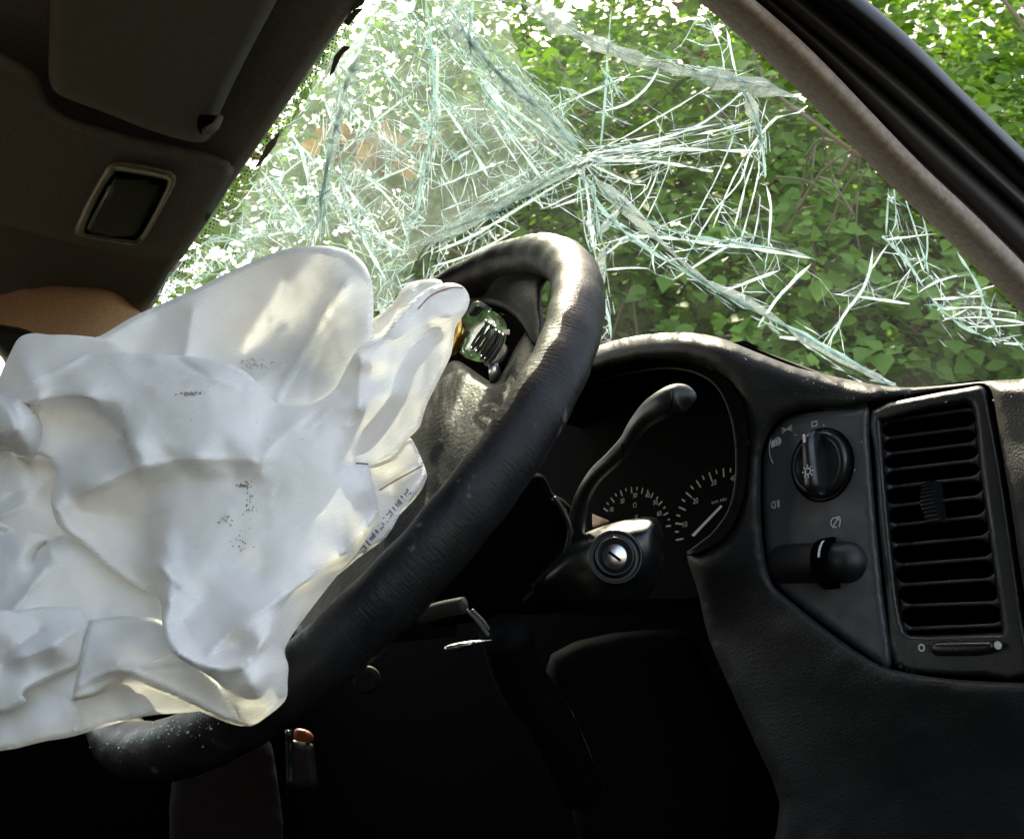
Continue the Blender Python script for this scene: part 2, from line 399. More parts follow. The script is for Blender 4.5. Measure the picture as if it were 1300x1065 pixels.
# ------------------------------------------------------------------ hedge: leaves on a slab facing the car
HN = np.array([math.sin(math.radians(24)), -math.cos(math.radians(24)), 0]); HN = np.array([.79, -.613, 0]); HU = np.array([.613, .79, 0])
HC = np.array([-2.15, 1.45, 0.0])
def leaf_shape(kind=0):
    # a pointed, folded leaf: 7 vertices, 6 triangles
    v = np.array([(0, 0, 0), (-.32, .12, .06), (-.42, .42, .10), (0, 1.0, -.06), (.42, .42, .10), (.32, .12, .06), (0, .45, -.02)])
    f = [(0, 6, 1), (1, 6, 2), (2, 6, 3), (3, 6, 4), (4, 6, 5), (5, 6, 0)]
    return v, f
LV, LF = leaf_shape()
def leaves_mesh(pos, nrm, size, droop=.6, r=None):
    r = r or rng
    n = len(pos)
    nr = nrm + r.normal(0, .45, (n, 3)); nr /= np.linalg.norm(nr, axis=1)[:, None]
    ax = r.normal(0, .75, (n, 3)) + np.array([0, 0, -droop]); ax -= nr * (ax * nr).sum(1)[:, None]; ax /= np.linalg.norm(ax, axis=1)[:, None]
    bx = np.cross(ax, nr)
    fl = r.uniform(.5, 1.4, n)
    V_ = pos[:, None] + size[:, None, None] * (LV[None, :, 0:1] * bx[:, None] + LV[None, :, 1:2] * ax[:, None] + (LV[None, :, 2:3] * fl[:, None, None]) * nr[:, None])
    F_ = (np.array(LF)[None] + (np.arange(n) * 7)[:, None, None]).reshape(-1, 3)
    return V_.reshape(-1, 3), F_
def set_tone(me, tones, per=7):
    a = me.attributes.new('tone', 'FLOAT', 'POINT'); a.data.foreach_set('value', np.repeat(tones, per).astype(np.float32))
def fast_mesh(name, v, f, m):
    me = bpy.data.meshes.new(name); me.vertices.add(len(v)); me.vertices.foreach_set('co', np.asarray(v, np.float32).ravel())
    me.loops.add(f.size); me.loops.foreach_set('vertex_index', f.ravel().astype(np.int32))
    me.polygons.add(len(f)); me.polygons.foreach_set('loop_start', np.arange(0, f.size, 3, dtype=np.int32)); me.polygons.foreach_set('loop_total', np.full(len(f), 3, np.int32))
    me.materials.append(m); me.update(calc_edges=True); return me
hedge = empty('leafy_hedge', HC, 'tall green leafy hedge growing right outside the broken windscreen', 'hedge')
hr = np.random.default_rng(11)
def hedge_points(n, umin, umax, zmin, zmax, deep):
    u = hr.uniform(umin, umax, n); z = hr.uniform(zmin, zmax, n)
    lump = fbm(u * 1.6 + 5, z * 1.6 + 2, 3)
    q = hr.random(n) ** 1.6 * deep
    front = -.28 * lump + .30 * (z - 1.5)
    keep = fbm(u * 3.1 + 11, z * 3.1 + 4, 3) > -.55 - .3 * hr.random(n)
    # ragged left end
    keep &= hr.random(n) < np.clip((u - umin - .1 + .5 * vnoise(z * 1.7, z * 0 + 3.3)) / 1.1, 0, 1) ** 1.2
    u, z, q, front = u[keep], z[keep], q[keep], front[keep]
    p = HC + u[:, None] * HU + z[:, None] * np.array([0, 0, 1]) + (-front - .0 - q + .25)[:, None] * HN
    return p, q
pos, q = hedge_points(105000, -1.9, 3.6, .3, 4.6, 1.3)
size = .028 + .052 * hr.random(len(pos)) ** 1.4; tone = np.clip(.25 + .55 * hr.random(len(pos)) ** 1.3 + .15 * fbm(pos[:, 0] * 3, pos[:, 2] * 3, 2), 0, 1)
tone = np.minimum(tone, .93); tone[hr.random(len(tone)) < .012] = 1.0; tone[hr.random(len(tone)) < .03] = .92
cen = pos - C0; dep = cen @ CF; px = 650 + FPX * (cen @ CR) / dep; py = 532 - FPX * (cen @ CU) / dep
inview = (px > 0) & (px < 1300) & (py > -5) & (py < 490) & (dep > .5)
score = np.where(inview, size / dep - .02 * q, -1); order = np.argsort(-score)
nrmv = np.tile(HN * .8 + np.array([0, 0, .75]), (len(pos), 1))
hero = order[:300]; rest = order[300:]
Vv, Ff = leaves_mesh(pos[rest], nrmv[rest], size[rest], r=hr)
me = fast_mesh('foliage', Vv - HC, Ff, M_leaf); set_tone(me, tone[rest])
o = bpy.data.objects.new('foliage', me); COL.objects.link(o); o.parent = hedge; o['kind'] = 'stuff'
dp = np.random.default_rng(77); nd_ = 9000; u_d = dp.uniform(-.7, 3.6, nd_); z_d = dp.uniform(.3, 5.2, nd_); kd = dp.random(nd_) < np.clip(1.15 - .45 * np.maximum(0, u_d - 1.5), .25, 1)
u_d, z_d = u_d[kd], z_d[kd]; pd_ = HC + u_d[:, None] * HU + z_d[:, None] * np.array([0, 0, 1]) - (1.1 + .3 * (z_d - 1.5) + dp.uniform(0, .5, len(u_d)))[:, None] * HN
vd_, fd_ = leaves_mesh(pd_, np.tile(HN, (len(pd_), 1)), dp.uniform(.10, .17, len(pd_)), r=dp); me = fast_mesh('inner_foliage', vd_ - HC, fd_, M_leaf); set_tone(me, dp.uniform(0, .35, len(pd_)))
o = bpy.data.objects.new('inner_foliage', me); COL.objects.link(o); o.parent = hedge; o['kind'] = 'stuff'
for i in hero:
    Vv, Ff = leaves_mesh(pos[i:i + 1], nrmv[i:i + 1], size[i:i + 1] * 1.05, r=hr)
    me = fast_mesh('leaf', Vv - pos[i], Ff, M_leaf); set_tone(me, tone[i:i + 1])
    o = bpy.data.objects.new('leaf', me); COL.objects.link(o); o.parent = hedge; o.location = V(*(pos[i] - HC))
mb = MB()
for k in range(150):
    u = hr.uniform(-.4, 3.2); z0 = hr.uniform(.6, 3.0); p = HC + u * HU + np.array([0, 0, z0]) - HN * hr.uniform(-.1, .5)
    d = np.array([hr.normal(0, .5), 0, hr.uniform(.2, 1)]); d = d[0] * HU + np.array([0, 0, d[2]]); L = hr.uniform(.4, 1.1); pts = []
    for t in np.linspace(0, 1, 6): pts.append(p + d * L * t + HU * .12 * math.sin(t * 3 + k) + HN * .08 * math.sin(t * 4 + 2 * k))
    v_, f_ = tube(pts, np.linspace(.008, .003, 6), 5); mb.add(v_, f_)
mb.build('stem', M_stem, hedge, smooth=True, kind='stuff')
# bare crossing twigs in the gap of the hedge
mb = MB()
for (a, b2, r) in [((1010, 270), (1080, 190), 4), ((1040, 225), (1085, 275), 3.2), ((1022, 200), (1060, 180), 3), ((1050, 300), (1092, 215), 3), ((1060, 240), (1040, 160), 2.5), ((985, 225), (1075, 262), 2.4), ((1018, 252), (1030, 195), 3), ((870, 60), (905, 150), 2.4), ((1075, 290), (1110, 200), 2.2), ((995, 300), (1035, 262), 2.5), ((960, 300), (968, 210), 2.2), ((700, 70), (745, 150), 2.4)]:
    A_, B_ = P(*np.array(a, float), 2.55), P(*np.array(b2, float), 2.45); mid = (A_ + B_) / 2 + np.array([0, 0, .03])
    v_, f_ = tube(catmull([A_, mid, B_], 4), np.linspace(r, r * .6, 9) * 2.5 / FPX * .6, 5); mb.add(v_, f_)
mb.build('bare_twig', M_stem, hedge, smooth=True, kind='stuff')
kr = np.random.default_rng(5); kp = P(kr.normal(475, 34, 60), kr.normal(186, 16, 60), kr.uniform(2.0, 2.25, 60)); vk, fk = leaves_mesh(kp, np.tile(HN, (60, 1)), kr.uniform(.03, .06, 60), r=kr)
me = fast_mesh('dead_leaves', vk - HC, fk, M_leaf); set_tone(me, np.ones(60)); o = bpy.data.objects.new('dead_leaves', me); COL.objects.link(o); o.parent = hedge; o['kind'] = 'stuff'
bank_v = []; bank_f = []
nu, nz = 40, 16
for j in range(nz):
    for i in range(nu):
        u = -.45 + 4.45 * i / (nu - 1); z = (4.0 - .8 * max(0, u - 1.6)) * j / (nz - 1)
        bank_v.append(HC + u * HU + np.array([0, 0, z]) - HN * (1.15 + .12 * z + .15 * float(fbm(np.array([u * 1.3]), np.array([z * 1.3]))[0])))
for j in range(nz - 1):
    for i in range(nu - 1): a = j * nu + i; bank_f.append((a, a + 1, a + nu + 1, a + nu))
m_bank, n, b = mat('bank_soil'); b.inputs['Roughness'].default_value = .95; noisecol(n, b, (.03, .035, .015), (.07, .07, .035), 4); bump(n, b, 'noise', 12, .6, .05)
o = obj('earth_bank', bank_v, bank_f, m_bank, smooth=True); o['kind'] = 'structure'

# sparse tree to the left, seen against the bright sky
def small_tree(name, base, h, label, nleaf, seed, spread=1.2, lsize=(.05, .09)):
    r = np.random.default_rng(seed); t = empty(name, base, label, 'tree')
    mb = MB(); tips = []
    def branch(p, d, L, rad, lev):
        pts = [p]; 
        for k in range(5):
            d = d + r.normal(0, .16, 3); d /= np.linalg.norm(d); pts.append(pts[-1] + d * L / 5)
        v_, f_ = tube(pts, np.linspace(rad, rad * .55, 6), 6); mb.add(v_, f_)
        if lev == 0: tips.append(np.array(pts)); return
        for k in range(4):
            q = pts[2 + k % 4]; dd = d + r.normal(0, .75, 3) * spread; dd[2] += .2; dd /= np.linalg.norm(dd); branch(q, dd, L * .66, rad * .5, lev - 1)
    branch(np.array(base, float), np.array([0, 0, 1.]), h * .42, h * .018, 3)
    mb.build('trunk', M_bark, t, smooth=True)
    T_ = np.concatenate(tips); idx = r.integers(0, len(T_), nleaf); pp = T_[idx] + r.normal(0, .10, (nleaf, 3))
    v_, f_ = leaves_mesh(pp, np.tile([0, 0, 1.], (nleaf, 1)) + r.normal(0, .5, (nleaf, 3)), r.uniform(*lsize, nleaf), r=r)
    me = fast_mesh('crown', v_ - np.array(base), f_, M_leaf); set_tone(me, r.uniform(.1, .8, nleaf))
    o = bpy.data.objects.new('crown', me); COL.objects.link(o); o.parent = t; o['kind'] = 'stuff'
    return t
small_tree('small_tree', (-6.0, 1.6, 0), 5.2, 'thin leafy tree against bright sky beyond the far end of the windscreen', 1800, 3)
small_tree('small_tree', (-5.0, 2.7, 0), 5.0, 'fuller green tree behind the crushed upper part of the windscreen', 5200, 5, 1.0)
small_tree('small_tree', (-4.6, 1.9, 0), 4.9, 'bushy tree growing directly against the left end of the hedge', 6500, 8, 1.0)

# ------------------------------------------------------------------ windscreen
HDR_Y, HDR_Z = .257, CAM_Z + .60
WS_N = np.array([0, .67, 1.0]); WS_P = np.array([0, HDR_Y, HDR_Z])
def wsd(x, y, off=0): return dplane(x, y, WS_P, WS_N) + off
def W(x, y, off=0):
    x = np.asarray(x, float); y = np.asarray(y, float)
    crum = .006 * fbm(x / 90, y / 90, 2)
    return P(x, y, wsd(x, y) + crum + off)
ws = empty('windscreen', W(745, 200), 'shattered laminated windscreen with white cracks radiating from several impact points', 'windscreen')
# sheet as individual tilted facets
pl = np.array([(180, 385), (455, -8), (520, -60), (840, -60), (880, -5), (1305, 412), (1380, 480), (1330, 560), (700, 560), (300, 560), (120, 520)], float)
gp = rng.uniform((100, -60), (1400, 560), (420, 2)); gp = gp[inside(gp, pl)]; gp = np.vstack([resample(pl, 60, True), gp])
r_ = delaunay_2d_cdt([Vector(p) for p in gp.tolist()], [], [], 0, 1e-6)
gx = np.array([tuple(v) for v in r_[0]]); tri = [t for t in r_[2] if inside(gx[list(t)].mean(0)[None], pl)[0]]
crush = np.exp(-((gx[:, 0] - 480) / 120) ** 2) * (gx[:, 1] < 380)
GV = W(gx[:, 0], gx[:, 1]) + rng.normal(0, 1, (len(gx), 1)) * (.0015 + .007 * crush)[:, None] * WS_N / 1.2
obj('glass_sheet', GV, tri, M_glass, ws)
for pg_, mm_ in (([(455, -8), (620, -8), (665, 90), (740, 200), (640, 262), (540, 312), (490, 390), (380, 400), (300, 330), (330, 215), (400, 110)], glass('crushed_glass', .24, hz=(.32, .37, .34), sc=24, lo=.3, hi=.7)),):
    patch('crushed_pane', pg_, mm_, ws, base=lambda x, y: wsd(x, y, .004) + .006 * fbm(x / 90, y / 90, 2), step=14, thick=(.001, 0, 1), sm=3, smooth=False, crumple=((40, .004),), single=True)

def ribbon(pts2, width, off=-.002, jit=.6, taper=True, seg=14, relief=.0012):
    p = np.asarray(pts2, float)
    if len(p) > 2: p = catmull(p, 4)
    q = resample(p, seg); n = len(q)
    t = np.gradient(q, axis=0); nn = np.stack([-t[:, 1], t[:, 0]], 1); nn /= np.linalg.norm(nn, axis=1)[:, None] + 1e-9
    q = q + nn * rng.normal(0, jit, n)[:, None] * np.r_[0, np.ones(n - 2), 0][:, None]
    s = np.linspace(0, 1, n); wd = width * (np.convolve(.6 + .8 * rng.random(n + 4), np.ones(5) / 5, 'valid')[:n])
    if taper: wd = wd * np.clip(np.minimum(s, 1 - s) * 6 + .15, .15, 1)
    a = q + nn * wd[:, None] * .5; b_ = q - nn * wd[:, None] * .5
    A = W(a[:, 0], a[:, 1], off); B = W(b_[:, 0], b_[:, 1], off); Cc = W(q[:, 0], q[:, 1], off - relief * width * .5)
    tw = rng.normal(0, .0006, n)[:, None] * width * .4 * WS_N; A = A + tw; B = B - tw
    D = W(q[:, 0], q[:, 1], off + .0008)
    v = np.concatenate([A, Cc, B, D]); f = []
    for i in range(n - 1):
        for o1, o2 in ((0, n), (n, 2 * n), (2 * n, 3 * n), (3 * n, 0)):
            f.append((o1 + i, o1 + i + 1, o2 + i + 1, o2 + i))
    return v, f
HERO = [  # traced long fractures: points, width, kind (0 white, 1 teal)
 ([(748,200),(800,192),(860,190),(965,192)],5,0),([(748,205),(830,205),(905,218)],4,0),([(750,198),(820,182),(900,168),(955,155)],4,0),
 ([(750,196),(830,178),(890,158),(950,112)],3,0),([(752,194),(800,170),(900,112)],2,0),([(748,208),(800,232),(820,235)],3,0),
 ([(748,212),(765,240),(800,270),(880,300),(1000,318),(1035,330)],4,1),([(745,225),(760,260),(800,300),(870,345),(940,385),(1020,425),(1130,488)],6,1),
 ([(940,110),(960,150),(968,190),(972,225)],5,1),([(957,150),(967,165),(950,200),(940,230),(905,270),(875,320)],3,0),
 ([(935,158),(925,190),(905,235),(870,300)],2.5,0),([(945,200),(925,240),(905,290)],2.6,0),([(958,200),(945,240),(932,292)],2.6,0),([(965,210),(955,255),(938,312)],2.6,0),
 ([(965,250),(962,280),(955,312)],2.5,0),([(973,236),(979,265),(975,315)],3,0),([(850,200),(845,225),(820,280)],2,0),([(828,215),(822,238),(802,256)],2,0),([(838,208),(825,245),(808,272)],2,0),
 ([(755,312),(820,300),(920,312),(960,316),(1030,328)],4,0),([(757,343),(820,340),(832,348)],3,0),([(835,340),(850,330),(870,328)],3,0),([(855,355),(895,330),(925,312),(945,298)],3,0),
 ([(913,373),(950,358),(990,343)],4,0),([(962,415),(990,375),(1030,335)],5,0),([(832,348),(828,325),(838,305),(850,310)],3,0),([(1050,440),(1075,395),(1100,360),(1108,315)],4.5,0),
 ([(1055,373),(1100,378),(1155,386)],5,0),([(1100,350),(1128,310)],3,0),([(990,428),(1020,431),(1030,430)],3,0),([(1125,305),(1160,300),(1190,297)],3,0),([(1128,240),(1125,300)],4,1),([(1135,240),(1138,280),(1130,300)],3,1),
 ([(1120,300),(1150,330),(1180,375),(1215,410),(1270,436)],5,1),([(1150,255),(1165,300),(1180,350)],3,1),([(1170,270),(1178,310),(1172,345)],3,1),([(1215,320),(1240,360),(1255,400),(1275,437)],5,1),
 ([(1185,380),(1220,378),(1248,376)],3.5,0),([(1190,393),(1240,390),(1290,398)],3.5,0),([(1200,405),(1250,403),(1300,410)],3,0),([(1228,415),(1275,414),(1300,412)],2.6,0),([(1245,368),(1265,362)],2.5,0),([(1275,436),(1300,437)],3,0),([(1165,372),(1185,360),(1215,350)],2.5,0),
 ([(757,143),(800,130),(830,100),(838,78)],4,0),([(778,0),(772,60),(768,130),(762,190)],4,1),([(760,80),(775,110),(778,150)],2,1),([(900,25),(915,60),(920,92)],3,0),([(922,35),(930,75),(935,95)],3,0),([(912,20),(905,0)],2,0),
 ([(950,190),(985,150),(1010,145),(1025,135)],4,0),([(945,185),(955,200)],3,0),([(790,130),(770,90)],2,1),([(855,65),(870,50),(895,0)],1.6,1),
 # left of the centre impact
 ([(745,200),(690,232),(640,262),(585,285),(545,300)],5,0),([(742,214),(690,245),(650,270),(600,300),(548,322)],4,0),([(738,200),(700,150),(650,110),(600,55),(570,10)],6,0),([(735,205),(690,165),(640,130),(590,75),(555,20)],5,0),
 ([(728,210),(690,185),(650,150),(615,110)],4,0),([(715,220),(680,190),(655,165),(625,130),(598,90)],4,1),([(700,225),(670,195),(640,158),(612,122)],3,0),([(690,230),(660,190),(630,150)],3,0),([(672,232),(640,180),(615,140)],3,0),([(650,240),(620,190),(580,145),(560,120)],4,1),
 ([(620,225),(600,190),(575,150),(558,128)],4,0),([(540,0),(548,60),(552,130),(545,180),(533,240),(528,290)],5,1),([(556,60),(555,110),(558,150)],4,0),([(600,0),(596,40),(597,70)],5,1),([(590,0),(600,30),(604,60)],3,0),([(470,60),(500,110),(540,160),(600,220)],4,1),
 ([(428,200),(470,160),(520,120)],3,0),([(405,290),(412,230),(432,130),(450,80),(480,10)],6,0),([(400,310),(405,270),(415,200)],5,0),([(450,215),(490,240),(540,280)],2.5,0),([(420,240),(450,280),(470,320),(490,355)],5,0),([(432,225),(455,260),(480,300),(515,320)],4,0),
 ([(455,215),(500,260),(520,312)],3,0),([(525,210),(490,225),(460,240)],3,0),([(448,140),(480,170),(520,200),(560,210)],3,0),([(440,180),(420,150),(410,120)],3,0),([(530,170),(505,195),(480,215)],2.5,1),([(560,130),(535,165),(520,190)],3,0),([(575,205),(600,190)],4,0),([(587,158),(602,150)],4,0),([(610,162),(625,152)],3,0),([(560,140),(597,134)],3,0),
 ([(627,240),(680,212)],4,0),([(622,255),(672,232)],3.5,0),([(605,252),(660,228)],3,0),([(550,240),(600,220),(640,205)],3,0),([(600,252),(560,268)],3,0),([(600,47),(615,46)],3,0),([(683,35),(688,58)],2,0),([(628,70),(634,90)],2.4,0),([(628,88),(642,88)],3,0),([(700,140),(720,130),(800,95)],3,0),([(710,110),(716,160)],2,1),
 ([(700,265),(740,250)],3,0),([(690,265),(760,232)],2.5,0),([(742,225),(748,260),(752,300),(757,330)],5,0),([(752,225),(757,270),(765,310)],4,1),([(735,225),(742,290),(750,320)],3,1),([(757,330),(765,380),(758,430)],3,0),([(760,360),(772,400),(776,432)],4,1),([(755,350),(758,390),(752,435)],3,1),([(760,295),(790,262),(805,255)],3,0),([(760,330),(785,310),(800,295)],4,0),
 ([(545,340),(600,322),(660,290)],2.5,0),([(480,385),(540,378),(590,366)],3.5,0),([(470,395),(500,393)],3,0),([(340,200),(380,185),(400,210)],4,0),([(345,235),(375,210),(395,195)],3,0),([(330,215),(350,240),(385,290)],4,0),([(350,225),(372,262),(392,300)],3,0),([(316,228),(345,262),(380,295)],3,1),([(370,170),(385,200),(395,260)],4,0),([(300,285),(330,300),(400,285)],3,0),([(240,320),(280,300),(310,310)],3,1),([(270,345),(300,330),(330,300)],3,1),([(200,375),(235,360)],4,1),([(262,300),(275,320),(262,345)],2,1),([(215,345),(240,360),(262,352)],2,1),
]
for pts, wd, k in HERO:
    v, f = ribbon(pts, wd * (.70 if k else .74), jit=.25); obj('crack', v, f, M_teal if k else M_crack, ws)
# short side fractures crowding the long ones
mw, mt = MB(), MB()
def fine(p, q, wd, white, **k):
    if not inside(np.array([p, q]), pl).all(): return
    wd *= .6
    white = white or rng.random() < .45
    v, f = ribbon([p, q], wd, seg=9, jit=.3, **k); (mw if white else mt).add(v, f)
samp = []; tan_ = []; own = []
for hi_, (pts, wd, k) in enumerate(HERO):
    c_ = resample(catmull(pts, 4) if len(pts) > 2 else pts, 11); t_ = np.gradient(c_, axis=0); t_ /= np.linalg.norm(t_, axis=1)[:, None]
    samp.append(c_); tan_.append(t_); own += [hi_] * len(c_)
samp = np.concatenate(samp); tan_ = np.concatenate(tan_); own = np.array(own)
for i in range(len(samp)):
    for rep in range(2):
        if rng.random() > (.55 if samp[i][0] < 740 else .20): continue
        dv = samp - samp[i]; L = np.linalg.norm(dv, axis=1); cs = np.abs((dv * tan_[i]).sum(1)) / (L + 1e-6)
        ok = np.where((own != own[i]) & (L > 7) & (L < 58) & (cs < .8))[0]
        if len(ok) == 0: continue
        j_ = ok[np.argsort(L[ok])[rng.integers(0, min(4, len(ok)))]]; mid = (samp[i] + samp[j_]) / 2 + rng.normal(0, L[j_] * .06, 2)
        wd_ = rng.uniform(.6, 1.7); wh_ = rng.random() < .6; fine(samp[i], mid, wd_, wh_, taper=False); fine(mid, samp[j_], wd_, wh_, taper=False)
        if rng.random() < .4:
            j2 = ok[rng.integers(0, len(ok))]; fine(mid, mid + (samp[j2] - mid) * rng.uniform(.4, 1), wd_ * .7, wh_)
def band(line, width, n, L, ang=0.25, wmin=.9, wmax=2.0, pw=.6):
    n = int(n * .42); L = L * 1.5; ang = ang * .7
    c_ = resample(catmull(line, 6) if len(line) > 2 else line, 4)
    for _ in range(n):
        i = rng.integers(1, len(c_) - 1); t = c_[i + 1] - c_[i - 1]; t /= np.linalg.norm(t) + 1e-9; a = rng.normal(0, ang)
        dv = np.array([t[0] * math.cos(a) - t[1] * math.sin(a), t[0] * math.sin(a) + t[1] * math.cos(a)])
        p = c_[i] + rng.normal(0, width, 2); l = rng.uniform(.4, 1.3) * L
        fine(p - dv * l / 2, p + dv * l / 2, rng.uniform(wmin, wmax), rng.random() < pw)
band([(560, 0), (600, 60), (660, 120), (742, 200)], 14, 330, 28)
band([(742, 203), (640, 260), (540, 312)], 7, 130, 30)
band([(560, 30), (545, 90), (550, 160), (530, 260)], 10, 110, 26)
band([(440, 70), (420, 160), (405, 300)], 11, 150, 30, pw=.5)
band([(470, 0), (455, 100), (440, 190)], 16, 170, 22, 1.2, pw=.45)
band([(500, 0), (530, 60)], 22, 170, 22, .8)
band([(520, 310), (490, 360), (480, 400)], 14, 140, 18, 1.5)
band([(430, 240), (480, 330)], 12, 90, 26, .5)
band([(750, 200), (850, 185), (960, 160)], 9, 110, 40, .12)
band([(748, 205), (757, 330), (760, 430)], 8, 110, 22, .4, pw=.4)
band([(750, 225), (840, 300), (960, 320)], 14, 120, 26, .5, pw=.35)
band([(760, 270), (870, 345), (1130, 488)], 6, 120, 24, .25, pw=.4)
band([(940, 110), (960, 150), (965, 210)], 7, 80, 18, .6)
band([(1125, 240), (1150, 320), (1215, 405), (1290, 437)], 14, 130, 22, .6, pw=.45)
band([(300, 260), (400, 300)], 26, 170, 20, 1.6, pw=.35)
band([(190, 375), (330, 300)], 16, 120, 16, 1.6, pw=.3)
band([(350, 190), (440, 40)], 14, 110, 20, .9, pw=.6)
band([(600, 0), (700, 30), (850, 85), (1010, 122)], 8, 120, 30, .3, pw=.4)
# irregular net of small fragments in the crushed upper left
def net(poly, n, sx, sy, rot, keep, wmin, wmax, pw=.5):
    poly = np.array(poly, float); lo, hi = poly.min(0), poly.max(0); p = rng.uniform(lo, hi, (n, 2)); p = p[inside(p, poly)]
    c, s = math.cos(rot), math.sin(rot); R = np.array([[c, -s], [s, c]]); q = (p @ R.T) / np.array([sx, sy])
    r = delaunay_2d_cdt([Vector(a) for a in q.tolist()], [], [], 0, 1e-6); qq = np.array([tuple(a) for a in r[0]]) * np.array([sx, sy]) @ R
    for a, b_ in r[1]:
        if rng.random() < keep and np.linalg.norm(qq[a] - qq[b_]) < 60: fine(qq[a], qq[b_], rng.uniform(wmin, wmax), rng.random() < pw)
net([(400, 330), (420, 150), (470, 0), (620, 0), (740, 195), (540, 310), (480, 380)], 210, 1, 2.4, .35, .36, .7, 1.8, .5)
net([(420, 300), (430, 160), (560, 130), (540, 300)], 60, 1, 1.2, .7, .7, 1, 2.2, .5)
net([(200, 380), (330, 220), (400, 140), (410, 300), (260, 380)], 80, 1, 1.3, 1, .45, .8, 1.8, .15)
net([(750, 210), (960, 200), (980, 310), (770, 330)], 40, 1, 1.8, .6, .3, .7, 1.5, .6)
mw.build('fine_crack', M_crack, ws, kind='stuff'); mt.build('fine_teal_crack', M_teal, ws, kind='stuff')
# grey folded creases of the plastic interlayer
for pts, wd in [([(530,312),(575,292),(630,262),(690,232),(745,205)],15),([(612,-5),(680,10),(735,45),(800,72),(870,92),(940,106),(1015,124)],17),([(752,225),(800,268),(850,318),(900,360)],9),([(408,300),(415,230),(430,150),(455,70)],12),([(880,350),(960,390),(1040,440),(1140,492)],8),([(560,20),(600,60),(660,118),(738,196)],15),([(758,300),(790,262)],9),([(765,315),(757,380),(760,432)],12),([(948,118),(958,150),(966,182)],11)]:
    v, f = ribbon(pts, wd, off=.002, jit=.2, relief=.0008, seg=26); obj('crease', v, f, M_milky, ws)
# black printed edge under the roof: torn pieces and dot rows
M_frit = simple('black_frit', (.006, .006, .007), .5)
for pg in [[(452, -6), (466, -6), (462, 6), (448, 14), (440, 24), (446, 8)], [(340, 182), (356, 166), (350, 184), (338, 200), (330, 210), (322, 216)], [(436, 58), (446, 60), (434, 70), (424, 92), (417, 100), (424, 72)], [(436, 28), (450, 12), (462, 10), (452, 22), (442, 34)]]:
    patch('frit_piece', pg, M_frit, ws, base=lambda x, y: wsd(x, y, -.004), step=5, thick=(.001, 0, 1), sm=0, smooth=False)
mb = MB()
for s in np.linspace(0, 1, 95):
    for k in range(4):
        x = 458 - 262 * s + 4 + 4 * k + (2 if int(s * 94) % 2 else 0); y = -8 + 392 * s + 1.5 * k
        rr = 1.5 - .3 * k
        a = np.linspace(0, 2 * math.pi, 7)[:-1]; mb.add(W(x + rr * np.cos(a), y + rr * np.sin(a), -.003), [tuple(range(6))])
mb.build('frit_dots', M_frit, ws, kind='stuff')

# ------------------------------------------------------------------ roof, visor, overhead console
def roof_sheet(name, poly, z, thick, m, label, cat, parent=None, edge=.02):
    pass
XR, XL = .05, -1.62
roof = empty('roof_lining', (-.8, 0, HDR_Z), 'dark brown cloth roof lining above the windscreen edge', 'roof lining')
# shell: profile across Y, swept along X
prof = [(HDR_Y + .000, HDR_Z - .004), (HDR_Y - .012, HDR_Z - .008), (HDR_Y - .04, HDR_Z + .004), (HDR_Y - .12, HDR_Z + .018), (HDR_Y - .3, HDR_Z + .035), (-.8, HDR_Z + .06), (-1.6, HDR_Z + .03),
        (-1.6, HDR_Z + .09), (-.8, HDR_Z + .12), (HDR_Y - .12, HDR_Z + .06), (HDR_Y + .006, HDR_Z + .03), (HDR_Y + .006, HDR_Z + .004)]
nx = 12; vv = []; ff = []; npf = len(prof)
for i in range(nx):
    x = XL + (XR - XL) * i / (nx - 1)
    e = min(1, (x - XL) / .25); drop = .10 * (1 - math.sqrt(max(0, 1 - (1 - e) ** 2)))
    for (yy, zz) in prof: vv.append((x, yy, zz - drop))
for i in range(nx - 1):
    for k in range(npf): l = (k + 1) % npf; ff.append((i * npf + k, i * npf + l, (i + 1) * npf + l, (i + 1) * npf + k))
ff.append(tuple(range(npf))); ff.append(tuple((nx - 1) * npf + k for k in range(npf))[::-1])
obj('lining', vv, ff, M_roof, roof, smooth=True)
ZB = lambda z: basePl((0, 0, CAM_Z + z), (0, .05, 1))
# raised overhead panel between the visors and its lamp
patch('overhead_panel', [(-40, 260), (0, 283), (60, 300), (130, 318), (190, 330), (225, 331), (240, 316), (300, 222), (290, 200), (230, 186), (150, 168), (70, 140), (40, 90), (-60, 60)], M_roof, roof,
      base=basePl((0, HDR_Y, HDR_Z - .016), (0, .08, 1)), step=10, roll=(16, .03), thick=(.02, 0, 1), noise=((120, .004),))
patch('lamp_surround', [(94, 296), (100, 275), (118, 240), (134, 212), (143, 206), (160, 206), (205, 214), (220, 220), (223, 232), (208, 262), (186, 300), (172, 311), (150, 309), (110, 302)], M_bezel, roof,
      base=basePl((0, HDR_Y, HDR_Z - .024), (0, .08, 1)), step=4, roll=(5, .008), thick=(.008, 0, 1), holes=[[(108, 290), (128, 245), (145, 220), (152, 218), (205, 227), (212, 234), (195, 270), (176, 302), (160, 304), (116, 298)]], holeroll=(5, .008))
patch('lamp_recess', [(102, 296), (130, 238), (146, 214), (215, 224), (190, 285), (172, 309)], M_void, roof, base=basePl((0, HDR_Y, HDR_Z - .0185), (0, .08, 1)), step=8, thick=(.002, 0, 1), sm=0)
patch('lamp_lens', [(112, 294), (138, 240), (152, 222), (204, 232), (186, 275), (168, 300)], simple('smoked_lamp_lens', (.002, .002, .002), .35, spec=.04), roof, base=basePl((0, HDR_Y, HDR_Z - .021), (0, .08, 1)), step=8, thick=(.002, 0, 1), roll=(6, .001))
